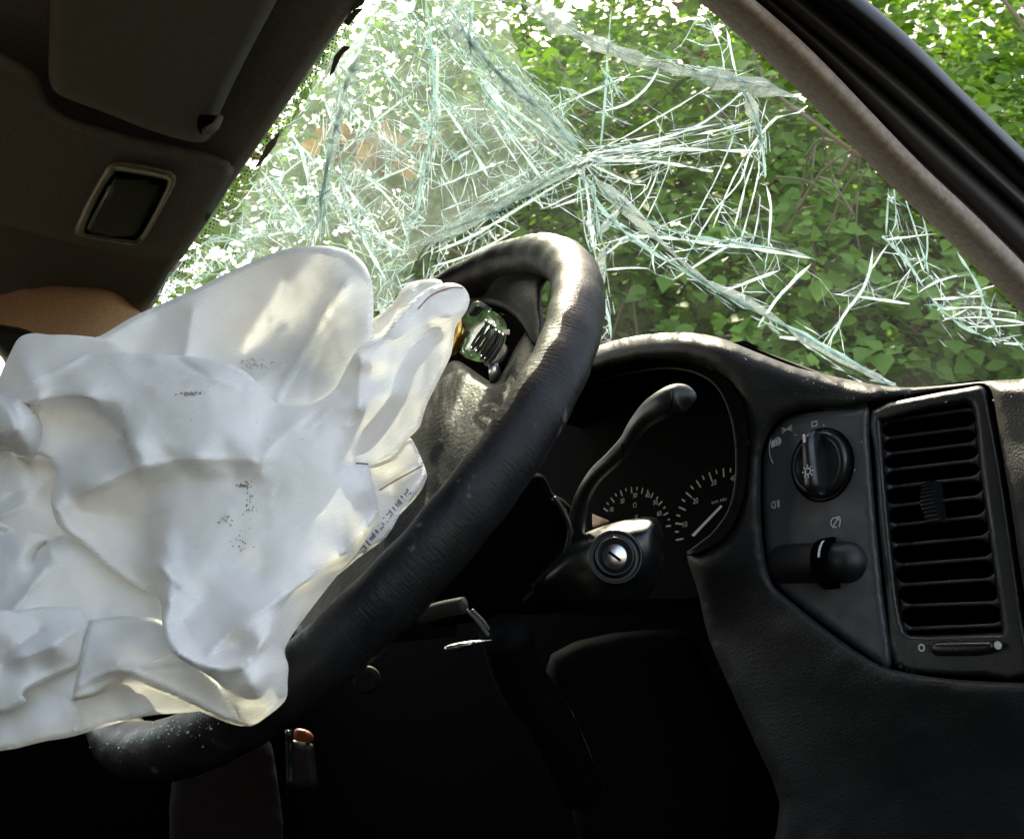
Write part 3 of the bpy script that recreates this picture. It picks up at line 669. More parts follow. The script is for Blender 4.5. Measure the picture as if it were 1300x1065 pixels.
v, f = tube([P(112, 291, 1.06), P(126, 262, 1.055), P(140, 236, 1.05)], .0016, 6); obj('lamp_trim_edge', v, f, M_bezel, roof, smooth=True)
# sun visor
vis = empty('sun_visor', P(200, 90, .9), 'large folded-up vinyl sun visor lying against the roof lining', 'sun visor')
patch('visor_board', [(70, -80), (64, 0), (62, 60), (62, 98), (68, 114), (82, 124), (130, 142), (180, 162), (225, 176), (250, 181), (264, 178), (270, 166), (290, 120), (320, 60), (352, 0), (390, -80)], M_visor, vis,
      base=basePl((0, HDR_Y, HDR_Z - .028), (0, .10, 1)), step=9, roll=(13, .016), thick=(.008, 0, 1), noise=((150, .002),))
patch('visor_clip', [(252, 148), (258, 146), (280, 148), (278, 156), (276, 166), (266, 172), (254, 170), (250, 160)], M_void, roof, base=basePl((0, HDR_Y, HDR_Z - .042), (0, .1, 1)), step=3, roll=(4, .006), thick=(.01, 0, 1))
v, f = tube([P(260, 168, .905), P(268, 165, .90), P(274, 160, .90), P(280, 148, .905)], [.004, .005, .004, .003], 8); obj('clip_hook', v, f, M_visor, roof, smooth=True)
# far side: grab area, side rail trim, seal
side = empty('passenger_side_trim', P(100, 390, 1.5), 'tan side trim lit by daylight beyond the airbag', 'side trim')
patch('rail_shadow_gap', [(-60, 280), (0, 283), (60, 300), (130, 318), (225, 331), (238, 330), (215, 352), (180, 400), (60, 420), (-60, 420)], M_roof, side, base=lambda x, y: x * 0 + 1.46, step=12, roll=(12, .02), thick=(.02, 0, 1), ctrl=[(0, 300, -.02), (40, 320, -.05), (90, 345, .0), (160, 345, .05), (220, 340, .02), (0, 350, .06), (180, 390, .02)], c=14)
patch('grab_dimple', [(-30, 300), (10, 300), (45, 318), (60, 340), (30, 350), (0, 345), (-30, 340)], M_roof, side, base=lambda x, y: x * 0 + 1.40, step=6, roll=(16, .03), thick=(.01, 0, 1))
patch('pillar_panel', [(-60, 350), (0, 356), (60, 362), (125, 366), (150, 372), (182, 400), (200, 420), (150, 440), (40, 450), (-60, 425)], M_brown, side, base=lambda x, y: x * 0 + 1.40, step=10, roll=(14, .02), thick=(.02, 0, 1), ctrl=[(0, 360, .02), (60, 390, -.01), (130, 380, 0), (160, 400, .03), (0, 410, -.02)], c=20)
patch('window_seal', [(-60, 405), (0, 412), (25, 416), (45, 424), (60, 440), (40, 480), (12, 470), (0, 452), (-30, 430), (-60, 425)], M_seal, side, base=lambda x, y: x * 0 + 1.36, step=6, roll=(10, .02), thick=(.02, 0, 1))
v, f = tube([P(146, 355, 1.42), P(150, 346, 1.41), P(156, 338, 1.42)], .004, 8); obj('coat_hook', v, f, M_bezel, side, smooth=True)

# ------------------------------------------------------------------ driver's windscreen pillar and door frame
pil = empty('windscreen_pillar', P(1100, 200, .62), 'cloth covered windscreen pillar slanting down beside the door frame', 'pillar')
def strip(name, edgeA, edgeB, depA, depB, m, parent, bulge, thick=.02, nseg=26, nc=10, noise=0, ext=.15):
    """a long bar: two photo edges (polyline), depth at each, bulging towards the inside"""
    a = catmull(edgeA, 8); b_ = catmull(edgeB, 8); a = resample(a, 1); b_ = resample(b_, 1)
    s = np.linspace(-ext, 1 + ext, nseg)
    def at(q, s):
        i = np.clip(s, 0, 1) * (len(q) - 1); i0 = np.clip(np.floor(i).astype(int), 0, len(q) - 2); fr = i - i0
        p = q[i0] * (1 - fr)[:, None] + q[i0 + 1] * fr[:, None]
        e = np.clip(s - 1, 0, None)[:, None] * (q[-1] - q[-20]) / 20 * len(q) + np.clip(s, None, 0)[:, None] * (q[20] - q[0]) / 20 * len(q)
        return p + e
    pa, pb = at(a, s), at(b_, s); vs = []
    for k in range(nc + 1):
        t = k / nc; p = pa * (1 - t) + pb * t; d = (depA[0] + (depA[1] - depA[0]) * s) * (1 - t) + (depB[0] + (depB[1] - depB[0]) * s) * t
        d = d - bulge * math.sin(math.pi * t) ** .7
        vs.append(P(p[:, 0], p[:, 1], d))
    for k in (nc, 0):
        p = pb if k else pa; d = (depB[0] + (depB[1] - depB[0]) * s) if k else (depA[0] + (depA[1] - depA[0]) * s)
        vs.append(P(p[:, 0], p[:, 1], d + thick))
    M_ = len(vs); v = np.concatenate(vs); f = []
    for k in range(M_):
        l = (k + 1) % M_
        for i in range(nseg - 1): f.append((k * nseg + i, k * nseg + i + 1, l * nseg + i + 1, l * nseg + i))
    f.append(tuple(k * nseg for k in range(M_))[::-1]); f.append(tuple(k * nseg + nseg - 1 for k in range(M_)))
    return obj(name, v, f, m, parent, smooth=True)
tl = [(885, 0), (950, 56), (1021, 123), (1075, 178), (1122, 228), (1194, 296), (1300, 400)]
tr = [(958, 0), (1010, 45), (1055, 89), (1115, 152), (1173, 212), (1240, 275), (1300, 335)]
strip('pillar_trim', tl, tr, (.64, .70), (.60, .66), M_pillar, pil, .018)
e1 = [(985, 0), (1140, 130), (1300, 272)]; e2 = [(1020, 0), (1150, 108), (1300, 245)]; e3 = [(1052, 0), (1170, 92), (1300, 215)]; e4 = [(1100, 0), (1160, 52), (1225, 118), (1300, 190)]
strip('inner_seal', [(p[0] - 4, p[1]) for p in tr], e1, (.625, .685), (.615, .675), M_seal, pil, .012)
strip('door_seal', [(p[0] - 3, p[1]) for p in e1], e2, (.612, .672), (.605, .665), M_seal, pil, .010)
strip('door_frame_channel', [(p[0] - 3, p[1]) for p in e2], e3, (.612, .672), (.60, .66), M_seal, pil, .003)
strip('door_frame', [(p[0] - 3, p[1]) for p in e3], e4, (.595, .655), (.60, .66), M_frame, pil, .012)

# ------------------------------------------------------------------ dashboard
YD = .49
dash = empty('dashboard', onY(1040, 700, YD), 'black grained dashboard with instrument hood, light switch and side air vent', 'dashboard')
top = [(640, 520), (690, 470), (755, 441), (800, 428), (860, 422), (910, 428), (960, 447), (1010, 466), (1060, 478), (1110, 488), (1150, 492), (1200, 489), (1250, 484), (1300, 481), (1430, 474)]
plate = [(966, 600), (968, 570), (980, 542), (999, 526), (1036, 519), (1080, 517), (1104, 511), (1160, 500), (1230, 489), (1248, 487), (1258, 494), (1264, 520), (1270, 560), (1282, 630), (1295, 720), (1308, 800), (1312, 860), (1290, 866), (1200, 861), (1135, 850), (1100, 835), (1050, 800), (1005, 764), (980, 740), (970, 700), (966, 650)]
body_out = top + [(1430, 1160), (1010, 1160), (990, 1020), (962, 950), (930, 880), (900, 810), (886, 750), (872, 706), (884, 698), (905, 690), (925, 670), (940, 632), (946, 580), (943, 530), (926, 490), (895, 466), (850, 457), (790, 463), (740, 480), (700, 500), (660, 540)]
patch('dash_skin', body_out, M_dash, dash, base=baseY(YD), step=8, roll=(17, .022), thick=(.03, .03, 20), holes=[plate], holeroll=(9, .006), noise=((60, .0012),),
      ctrl=[(700, 480, -.03), (800, 440, -.05), (860, 440, -.055), (920, 450, -.05), (960, 500, -.03), (975, 600, -.012), (1040, 500, -.006), (1100, 505, -.004), (1200, 495, -.004), (1280, 490, -.02), (1285, 560, -.02), (1300, 700, -.02), (955, 620, -.03), (960, 720, -.02), (905, 720, -.03), (1000, 800, -.012), (1100, 870, -.012), (1250, 885, -.012), (1330, 600, -.03), (900, 800, .01), (960, 900, .015), (1100, 980, .01), (1300, 980, .01), (1100, 1150, .03), (1350, 1150, .03)])
# deck of the dashboard up to the glass
dv = []; a = catmull(top, 4); A = P(a[:, 0], a[:, 1], baseY(YD - .01)(a[:, 0], a[:, 1])); n_ = len(A)
B = A + np.array([0, .10, -.004]); Cq = A + np.array([0, .42, -.03])
obj('dash_deck', np.concatenate([A + np.array([0, .03, 0]), B, Cq]), [(i, i + 1, n_ + i + 1, n_ + i) for i in range(n_ - 1)] + [(n_ + i, n_ + i + 1, 2 * n_ + i + 1, 2 * n_ + i) for i in range(n_ - 1)], M_dash, dash, smooth=True)
# hood tunnel and the inner lip
lip = catmull([(690, 512), (740, 492), (795, 474), (850, 467), (892, 476), (918, 500), (933, 545), (936, 600), (928, 645), (908, 675), (890, 690), (874, 702)], 6)
L0 = P(lip[:, 0], lip[:, 1], baseY(YD + .005)(lip[:, 0], lip[:, 1]))
oe = catmull([(680, 510), (740, 478), (790, 461), (850, 455), (897, 464), (928, 488), (946, 530), (949, 580), (942, 636), (926, 673), (905, 692), (872, 707)], 6)
O0 = P(oe[:, 0], oe[:, 1], baseY(YD - .025)(oe[:, 0], oe[:, 1])); nl = len(L0)
L1 = L0 + np.array([0, .09, 0])
def loft(a, b_): n0 = len(a); return np.concatenate([a, b_]), [(i, i + 1, n0 + i + 1, n0 + i) for i in range(n0 - 1)]
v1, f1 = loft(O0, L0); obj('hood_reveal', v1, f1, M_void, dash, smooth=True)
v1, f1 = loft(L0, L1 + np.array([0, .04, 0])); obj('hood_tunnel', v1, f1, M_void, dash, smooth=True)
v1, f1 = tube(L0, .0015, 8); obj('hood_lip', v1, f1, M_dash, dash, smooth=True)
# instrument panel
YG = .575
gp_ = patch('instrument_panel', [(640, 480), (960, 430), (985, 560), (975, 720), (880, 760), (640, 760)], simple('gauge_face', (.0025, .0023, .0022), .85, spec=.04), dash, base=baseY(YG), step=30, thick=(.01, 0, 1), sm=0, smooth=False)
patch('cluster_back', [(640, 500), (760, 445), (920, 440), (985, 560), (960, 800), (560, 900)], M_void, dash, base=baseY(YG + .06), step=40, thick=(.01, 0, 1), sm=0, smooth=False)
def text(txt, px, py, hpx, Y, m, parent, name='number', rot=0., sxy=1.0):
    cu = bpy.data.curves.new('t', 'FONT'); cu.body = txt; cu.size = 1.0; cu.align_x = 'CENTER'; cu.align_y = 'CENTER'
    to = bpy.data.objects.new('t', cu); COL.objects.link(to); me = to.to_mesh()
    v = np.array([tuple(q.co) for q in me.vertices]); f = [tuple(p.vertices) for p in me.polygons]; to.to_mesh_clear()
    bpy.data.objects.remove(to); bpy.data.curves.remove(cu)
    c = onY(np.float64(px), np.float64(py), Y); d = (c - C0) @ CF; h = hpx * d / FPX / .7
    cr_, sr_ = math.cos(rot), math.sin(rot)
    x = (v[:, 0] * cr_ - v[:, 1] * sr_) * h * sxy; z = (v[:, 0] * sr_ + v[:, 1] * cr_) * h
    return obj(name, np.stack([c[0] + x, np.full(len(x), c[1]), c[2] + z], 1), f, m, parent)
def strokes(lines, px, py, s, Y, m, parent, name, wd=.0005, rot=0.):
    """printed symbol: strokes in unit coordinates on a plane facing the driver"""
    c = onY(np.float64(px), np.float64(py), Y); mb = MB(); cr_, sr_ = math.cos(rot), math.sin(rot)
    for ln in lines:
        p = np.array(ln, float) * s; q = np.stack([p[:, 0] * cr_ - p[:, 1] * sr_, p[:, 0] * sr_ + p[:, 1] * cr_], 1)
        t = np.gradient(q, axis=0); nn = np.stack([-t[:, 1], t[:, 0]], 1); nn /= np.linalg.norm(nn, axis=1)[:, None] + 1e-9
        a, b_ = q + nn * wd / 2, q - nn * wd / 2; k = len(q)
        mk = lambda r: np.stack([c[0] + r[:, 0], np.full(k, c[1]), c[2] + r[:, 1]], 1)
        mb.add(np.concatenate([mk(a), mk(b_)]), [(i, i + 1, k + i + 1, k + i) for i in range(k - 1)])
    return mb.build(name, m, parent)
def circ(cx, cy, r, a0=0, a1=360, n=18): t = np.radians(np.linspace(a0, a1, n)); return np.stack([cx + r * np.cos(t), cy + r * np.sin(t)], 1)
for t_, x_, y_ in [('10', 776, 647), ('20', 790, 636), ('30', 806, 629), ('40', 822, 629), ('50', 832, 638), ('60', 837, 652)]:
    text(t_, x_, y_, 6, YG - .002, M_print_dim, dash, 'gauge_number')
for t_, x_, y_ in [('10', 869, 666), ('20', 883, 636), ('30', 906, 613), ('40', 931, 607)]:
    text(t_, x_, y_, 7, YG - .002, M_print_dim, dash, 'gauge_number')
text('km/h  MPH', 913, 636, 4, YG - .002, M_print_dim, dash, 'gauge_text')
def ticks(cx, cy, rx, ry, a0, a1, n, name, l=.14, w_=.0007):
    mb = MB()
    for i, a in enumerate(np.radians(np.linspace(a0, a1, n))):
        k = l if i % 2 == 0 else l * .5
        p0 = onY(cx + rx * math.cos(a), cy - ry * math.sin(a), YG - .002); p1 = onY(cx + rx * (1 - k) * math.cos(a), cy - ry * (1 - k) * math.sin(a), YG - .002)
        t = (p1 - p0); nn = np.array([-t[2], 0, t[0]]); nn = nn / np.linalg.norm(nn) * w_
        mb.add([p0 + nn, p0 - nn, p1 - nn, p1 + nn], [(0, 1, 2, 3)])
    mb.build(name, M_print_dim, dash)
ticks(806, 672, 46, 54, 5, 150, 17, 'gauge_ticks'); ticks(925, 672, 68, 78, 80, 190, 15, 'gauge_ticks')
nd = np.stack([onY(915, 641, YG - .008), onY(917, 643, YG - .008), onY(881, 681, YG - .008), onY(878, 679, YG - .008)]); obj('gauge_needle', nd, [(0, 1, 2, 3)], M_white, dash)
for ln in ([(0, 0), (12, 3)],): pass
# little symbols over the dark middle of the cluster
strokes([circ(0, 0, 1)], 806, 641, .0022, YG - .002, M_print_dim, dash, 'gauge_symbol', .0005)
strokes([[(0, 0), (2, 0)], [(0, -1), (2, -1)]], 806, 655, .0022, YG - .002, M_print_dim, dash, 'gauge_symbol', .0006)
patch('painted_sun_patch', [(752, 652), (776, 662), (752, 670)], simple('painted_sun_cream', (.75, .45, .28), .6), dash, base=baseY(YG - .003), step=5, thick=(.0005, 0, 1), sm=0)  # peach-coloured patch standing in for sunlight falling on the cluster
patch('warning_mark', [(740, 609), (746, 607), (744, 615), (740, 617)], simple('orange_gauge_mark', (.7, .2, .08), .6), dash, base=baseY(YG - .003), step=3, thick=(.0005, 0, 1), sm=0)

# switch plate
YP = YD - .001
sw = [(969, 600), (971, 571), (983, 546), (1001, 530), (1036, 523), (1088, 520), (1103, 518), (1104, 560), (1112, 660), (1122, 760), (1132, 846), (1100, 831), (1052, 797), (1008, 762), (983, 737), (973, 700), (969, 650)]
patch('switch_panel', sw, M_panel, dash, base=baseY(YP), step=7, roll=(4, .003), thick=(.006, 0, 1), sm=3)
K = onY(np.float64(1044), np.float64(590), YP)
def lathe(center, prof, n=40, axis=(0, -1, 0)):
    ax = np.array(axis, float); ax /= np.linalg.norm(ax); u = np.cross(ax, [0, 0, 1.]); u /= np.linalg.norm(u); v = np.cross(ax, u); vs = []; f = []
    th = np.arange(n) * 2 * math.pi / n
    for r, h in prof: vs.append(center + r * (np.cos(th)[:, None] * u + np.sin(th)[:, None] * v) + ax * h)
    for i in range(len(prof) - 1):
        for k in range(n): l = (k + 1) % n; f.append((i * n + k, i * n + l, (i + 1) * n + l, (i + 1) * n + k))
    f.append(tuple((len(prof) - 1) * n + k for k in range(n)))
    return np.concatenate(vs), f
v, f = lathe(K, [(.0245, -.001), (.0245, .001), (.0234, .0014), (.0236, -.001)]); obj('knob_ring', v, f, M_void, dash, smooth=True)
v, f = lathe(K, [(.0222, 0), (.0222, .0035), (.0212, .0052), (.0175, .0060), (.0165, .0052), (.0100, .0035), (.001, .003)]); knob = obj('light_switch_knob', v, f, M_smooth, dash, smooth=True)
# tapered grip bar across the knob
def grip(c, L, w0, w1, h, ang):
    n = 14; vs = []; f = []
    for i in range(n):
        t = i / (n - 1); z = (t - .5) * 2 * L; e = math.sqrt(max(0, 1 - (2 * t - 1) ** 6)); wd = (w0 + (w1 - w0) * t) * (.75 + .25 * e); hh = h * (.45 + .55 * e)
        for (a, b_) in ((-1, 0), (-.9, .7), (-.55, 1), (.55, 1), (.9, .7), (1, 0)):
            x = a * wd; vs.append((x * math.cos(ang) + z * math.sin(ang) + c[0], c[1] - b_ * hh, -x * math.sin(ang) + z * math.cos(ang) + c[2]))
    for i in range(n - 1):
        for k in range(5): f.append((i * 6 + k, i * 6 + k + 1, (i + 1) * 6 + k + 1, (i + 1) * 6 + k))
    f.append(tuple(range(6))); f.append(tuple((n - 1) * 6 + k for k in range(6))[::-1]); return vs, f
v, f = grip(K + np.array([0, -.003, 0]), .0212, .0062, .0046, .0125, .02); obj('knob_grip', v, f, M_smooth, knob, smooth=True)
YK = K[1] - .0158
v_ = K + np.array([0, 0, .0155]); obj('knob_mark', [(v_[0] - .0011, YK, v_[2] - .0028), (v_[0] + .0011, YK, v_[2] - .0028), (v_[0] + .0011, YK, v_[2] + .0028), (v_[0] - .0011, YK, v_[2] + .0028)], [(0, 1, 2, 3)], M_white, knob)
def at3(lines, c, s, m, parent, name, wd):
    mb = MB()
    for ln in lines:
        q = np.array(ln, float) * s; t = np.gradient(q, axis=0); nn = np.stack([-t[:, 1], t[:, 0]], 1); nn /= np.linalg.norm(nn, axis=1)[:, None] + 1e-9; k = len(q)
        a, b_ = q + nn * wd / 2, q - nn * wd / 2; mk = lambda r: np.stack([c[0] + r[:, 0], np.full(k, c[1]), c[2] + r[:, 1]], 1)
        mb.add(np.concatenate([mk(a), mk(b_)]), [(i, i + 1, k + i + 1, k + i) for i in range(k - 1)])
    return mb.build(name, m, parent)
sunsym = [circ(0, 0, 1)] + [[(1.5 * math.cos(a), 1.5 * math.sin(a)), (2.1 * math.cos(a), 2.1 * math.sin(a))] for a in np.radians(np.arange(0, 360, 45))]
at3(sunsym, (K[0] + .0004, YK, K[2] - .0065), .0021, M_white, knob, 'lamp_symbol', .0008)
YS = YP - .0006
strokes([[(-1, -.7), (1, -.7), (1, .7), (-1, .7), (-1, -.75)]], 1034, 538, .0021, YS, M_white, dash, 'switch_symbol', .0008)
strokes([[(-2.2, 0), (-.5, 0)], [(-2.1, .9), (-.6, .25)], [(-2.1, -.9), (-.6, -.25)], [(-1.2, 0), (-.2, 0)], [(2.2, 0), (.5, 0)], [(2.1, .9), (.6, .25)], [(2.1, -.9), (.6, -.25)], circ(-.55, 0, .3), circ(.55, 0, .3)], 999, 545, .0021, YS, M_white, dash, 'switch_symbol', .0006)
strokes([circ(.6, 0, 1.15, -100, 100), [(.5, -1.15), (-.2, -1.15), (-.2, 1.15), (.5, 1.15)], circ(.7, 0, .55)] + [[(-2.4, y - .25), (-.6, y)] for y in (-.9, -.45, 0, .45, .9)], 986, 561, .0021, YS, M_white, dash, 'switch_symbol', .0008, .1)
strokes([circ(-1, 0, 1, 90, 270), [(-1, 1), (-.6, 1), (-.6, -1), (-1, -1)], [(.1, .7), (1.3, .8)], [(.1, 0), (1.3, .1)], [(.1, -.7), (1.3, -.6)], [(.7, 1.3), (.55, .6), (.85, 0), (.55, -.6), (.7, -1.2)]], 986, 640, .0022, YS, M_white, dash, 'switch_symbol', .0006)
strokes([circ(-.2, 0, 1.1, 40, 290), [(-1, -1), (.9, 1)], [(.2, 1.1), (1.2, 1.2), (1.3, .2), (.8, -1.2)], [(.5, .9), (1.0, .3)]], 1061, 663, .0028, YS, M_white, dash, 'switch_symbol', .0008)
for x_, y_, dx, dy in [(1046, 541, 0, 1), (1009, 552, 1, -.3), (1093, 561, .6, .1), (1085, 598, .3, .9)]: strokes([[(0, 0), (dx, dy)]], x_, y_, .0014, YS, M_white, dash, 'switch_tick', .0006)
strokes([circ(0, 0, 1, 150, 210, 6)], 1003, 566, .018, YS, M_white, dash, 'switch_tick', .0006)
# dimmer: half-sunk capsule with a thumb wheel
ca = onY(np.float64(1000), np.float64(716), YP + .004); cb = onY(np.float64(1082), np.float64(714), YP + .004); R_ = .0136
ax_ = (cb - ca); Lc = np.linalg.norm(ax_); ax_ /= Lc; vs = []; pr = []
for a in np.linspace(-90, 0, 8): pr.append((R_ * math.sin(math.radians(a)), R_ * math.cos(math.radians(a))))
for a in np.linspace(0, 90, 8): pr.append((Lc + R_ * math.sin(math.radians(a)), R_ * math.cos(math.radians(a))))
pr = [(h, max(r, 1e-4)) for h, r in pr]
v, f = tube([ca + ax_ * h for h, r in pr], [r for h, r in pr], 28); dim = obj('dimmer_housing', v, f, M_plastic, dash, smooth=True)
wc = onY(np.float64(1058), np.float64(715), YP + .002); vs = []; f = []; nn_ = 72
for k in range(nn_):
    a = 2 * math.pi * k / nn_; r = .0165 if k % 2 else .0160
    for x_ in (-.0052, .0052): vs.append((wc[0] + x_, wc[1] - r * math.cos(a), wc[2] + r * math.sin(a)))
for k in range(nn_): l = (k + 1) % nn_; f.append((2 * k, 2 * k + 1, 2 * l + 1, 2 * l))
f.append(tuple(2 * k for k in range(nn_))); f.append(tuple(2 * k + 1 for k in range(nn_))[::-1]); obj('thumb_wheel', vs, f, M_void, dim)
mk = np.array([wc[0] + .0012, wc[1] - .0168, wc[2]])
vs = [];
for a in np.linspace(8, 52, 7):
    a = math.radians(a)
    for x_ in (.0014, .0032): vs.append((wc[0] + x_, wc[1] - .0169 * math.cos(a), wc[2] + .0169 * math.sin(a)))
obj('wheel_mark', vs, [(2 * i, 2 * i + 1, 2 * i + 3, 2 * i + 2) for i in range(6)], M_white, dim)

# air vent
M_slat = simple('vent_slat_plastic', (.022, .0225, .024), .42)
vent_out = [(1107, 521), (1160, 505), (1230, 492), (1246, 490), (1254, 500), (1260, 530), (1270, 580), (1284, 670), (1298, 770), (1306, 858), (1250, 858), (1190, 856), (1137, 846), (1128, 780), (1116, 660), (1110, 570)]
slat_area = [(1120, 540), (1126, 534), (1180, 520), (1226, 512), (1234, 516), (1238, 530), (1244, 590), (1256, 680), (1264, 740), (1272, 798), (1262, 803), (1200, 806), (1160, 806), (1150, 800), (1142, 770), (1134, 700), (1126, 620)]
vent = patch('vent_frame', vent_out, M_plastic, dash, base=baseY(YD - .004), step=4, roll=(5, .004), thick=(.006, 0, 1), holes=[slat_area], holeroll=(5, .006), sm=2)
patch('vent_cavity', [(1100, 500), (1260, 480), (1320, 860), (1120, 870)], M_void, vent, base=baseY(YD + .035), step=30, thick=(.003, 0, 1), sm=0, smooth=False)
Lx = [(1125, 536), (1125, 557.5), (1126.5, 577.5), (1127.5, 598), (1128.5, 619.5), (1130.5, 643.5), (1132.5, 668), (1135, 693), (1140, 718), (1144, 743), (1149, 769), (1153, 798)]
Rx = [(1233, 518.5), (1233, 542), (1235, 562.5), (1237.5, 584), (1239.5, 605.5), (1243, 630), (1246, 655), (1250.5, 681), (1255, 708), (1258, 735), (1264, 765), (1268, 793)]
for k, ((x0, y0), (x1, y1)) in enumerate(zip(Lx, Rx)):
    x0 -= 6; x1 += 6; L_ = x1 - x0; up = []; dn = []
    for t in np.linspace(0, 1, 25):
        x = x0 + L_ * t; y = y0 + (y1 - y0) * t; e = min(t, 1 - t) * L_; fl = 2.1 + (7.5 * max(0, 1 - e / 13) ** 2.2)
        up.append((x, y - fl if k > 0 else y - 2.5)); dn.append((x, y + fl if k < 11 else y + 2.5))
    patch('slat', up + dn[::-1], M_slat, vent, base=baseY(YD + .004), step=4, roll=(1.6, .0015), thick=(.016, 0, 1), sm=0)
tw = onY(np.float64(1183), np.float64(638), YD + .001)
vs = []; f = []
for k in range(11):
    z = tw[2] - .0115 + .0023 * k; bow = .004 * math.sin(math.pi * k / 10)
    for (x_, y_) in ((-.0042, .006), (-.0042, -bow), (.0042, -bow), (.0042, .006)): vs.append((tw[0] + x_, tw[1] + y_, z - .0004))
    for (x_, y_) in ((-.0042, .006), (-.0042, -bow - .0012), (.0042, -bow - .0012), (.0042, .006)): vs.append((tw[0] + x_, tw[1] + y_, z + .0008))
for i in range(21):
    for k in range(4): l = (k + 1) % 4; f.append((i * 4 + k, i * 4 + l, (i + 1) * 4 + l, (i + 1) * 4 + k))
obj('slat_tab', vs, f, M_plastic, vent)
patch('vent_wheel', [(1182, 814), (1200, 812), (1240, 811), (1262, 812), (1266, 822), (1258, 832), (1220, 834), (1190, 834), (1181, 828)], M_smooth, vent, base=baseY(YD - .008), step=4, roll=(8, .008), thick=(.006, 0, 1))
strokes([circ(0, 0, 1)], 1170, 822, .0017, YD - .0065, M_white, vent, 'vent_symbol', .0008)
d0 = onY(np.float64(1267), np.float64(819), YD - .0065); c_ = circ(0, 0, .0021); obj('vent_dot', [(d0[0] + a, d0[1], d0[2] + b_) for a, b_ in c_[:-1]], [tuple(range(len(c_) - 1))], M_white, vent)

# ------------------------------------------------------------------ steering column: shroud, ignition, stalk
colm = empty('steering_column', P(780, 720, .6), 'black steering column shroud with ignition lock below the instruments', 'steering column')
patch('shroud', [(640, 772), (660, 745), (690, 715), (715, 692), (740, 678), (765, 668), (800, 659), (828, 656), (838, 664), (843, 690), (842, 715), (833, 742), (815, 765), (800, 776), (770, 781), (720, 780), (670, 780)], M_smooth, colm,
      base=lambda x, y: .60 + (x - 780) * -.0002, step=5, roll=(22, .035), thick=(.01, .05, 40), ctrl=[(782, 706, 0), (830, 680, .01), (820, 750, .012), (700, 740, .02), (740, 690, .014), (700, 770, .035), (760, 770, .01), (800, 662, .012)], c=15)
patch('collar', [(540, 790), (560, 730), (620, 650), (680, 600), (702, 626), (716, 634), (730, 650), (750, 680), (760, 720), (720, 760), (680, 776), (600, 790)], M_void, colm, base=lambda x, y: x * 0 + .66, step=6, roll=(8, .01), thick=(.01, .04, 30))
v, f = tube(catmull([P(703, 632, .645), P(716, 650, .64), P(724, 672, .638), P(718, 700, .638), P(700, 722, .64), P(676, 745, .645)], 5), .0022, 8); obj('collar_edge', v, f, M_smooth, colm, smooth=True)
IG = P(781, 707, .588); axi = -(rays(np.float64(781), np.float64(707))); axi /= np.linalg.norm(axi); axi = axi * .86 + np.array([.3, -.35, .1]); axi /= np.linalg.norm(axi)
v, f = lathe(IG, [(.0178, -.006), (.0178, .000), (.0165, .0015), (.0160, .0002), (.0128, .0002), (.0126, .004), (.0115, .005), (.0108, .002), (.0078, .001), (.0076, .0004)], 40, axi); lock = obj('ignition_lock', v, f, M_plastic, colm, smooth=True)
v, f = lathe(IG, [(.0082, .000), (.0082, .0032), (.0074, .0040), (.001, .0041)], 32, axi); obj('barrel', v, f, M_chrome, lock, smooth=True)
u_ = np.cross(axi, [0, 0, 1.]); u_ /= np.linalg.norm(u_); w_ = np.cross(u_, axi)
# key slot, running down to the right
s1 = CR - axi * (CR @ axi); s1 /= np.linalg.norm(s1); s2 = np.cross(axi, s1); 
if s2 @ CU < 0: s2 = -s2
dA = s1 * .78 - s2 * .62; dB = s1 * .62 + s2 * .78; c_ = IG + axi * .0046
obj('key_slot', [c_ + dA * .0048 + dB * .0009, c_ + dA * .0048 - dB * .0009, c_ - dA * .0048 - dB * .0009, c_ - dA * .0048 + dB * .0009], [(0, 1, 2, 3)], M_void, lock)
sp_ = [(728, 690, .66), (733, 660, .65), (742, 628, .64), (757, 603, .625), (778, 583, .61), (797, 563, .60), (812, 541, .59), (831, 522, .575), (852, 510, .56), (868, 504, .555), (880, 503, .55)]
rp = [12, 11.5, 10.5, 10.5, 11, 12, 14.5, 18, 20, 17.5, 7]
pc = catmull(sp_, 5); rr = catmull([(r, 0) for r in rp], 5)[:, 0]
pts3 = P(pc[:, 0], pc[:, 1], pc[:, 2]); v, f = tube(pts3, rr * pc[:, 2] / FPX, 20); stk = obj('control_stalk', v, f, M_plastic, colm, smooth=True)
v, f = tube(catmull([P(852, 494, .549), P(853, 510, .537), P(848, 526, .546)], 6), .0006, 6); obj('end_cap_seam', v, f, M_void, stk, smooth=True)
v, f = tube(catmull([P(788, 558, .60), P(791, 572, .592), P(790, 584, .598)], 6), .0005, 6); obj('stalk_seam', v, f, M_void, stk, smooth=True)

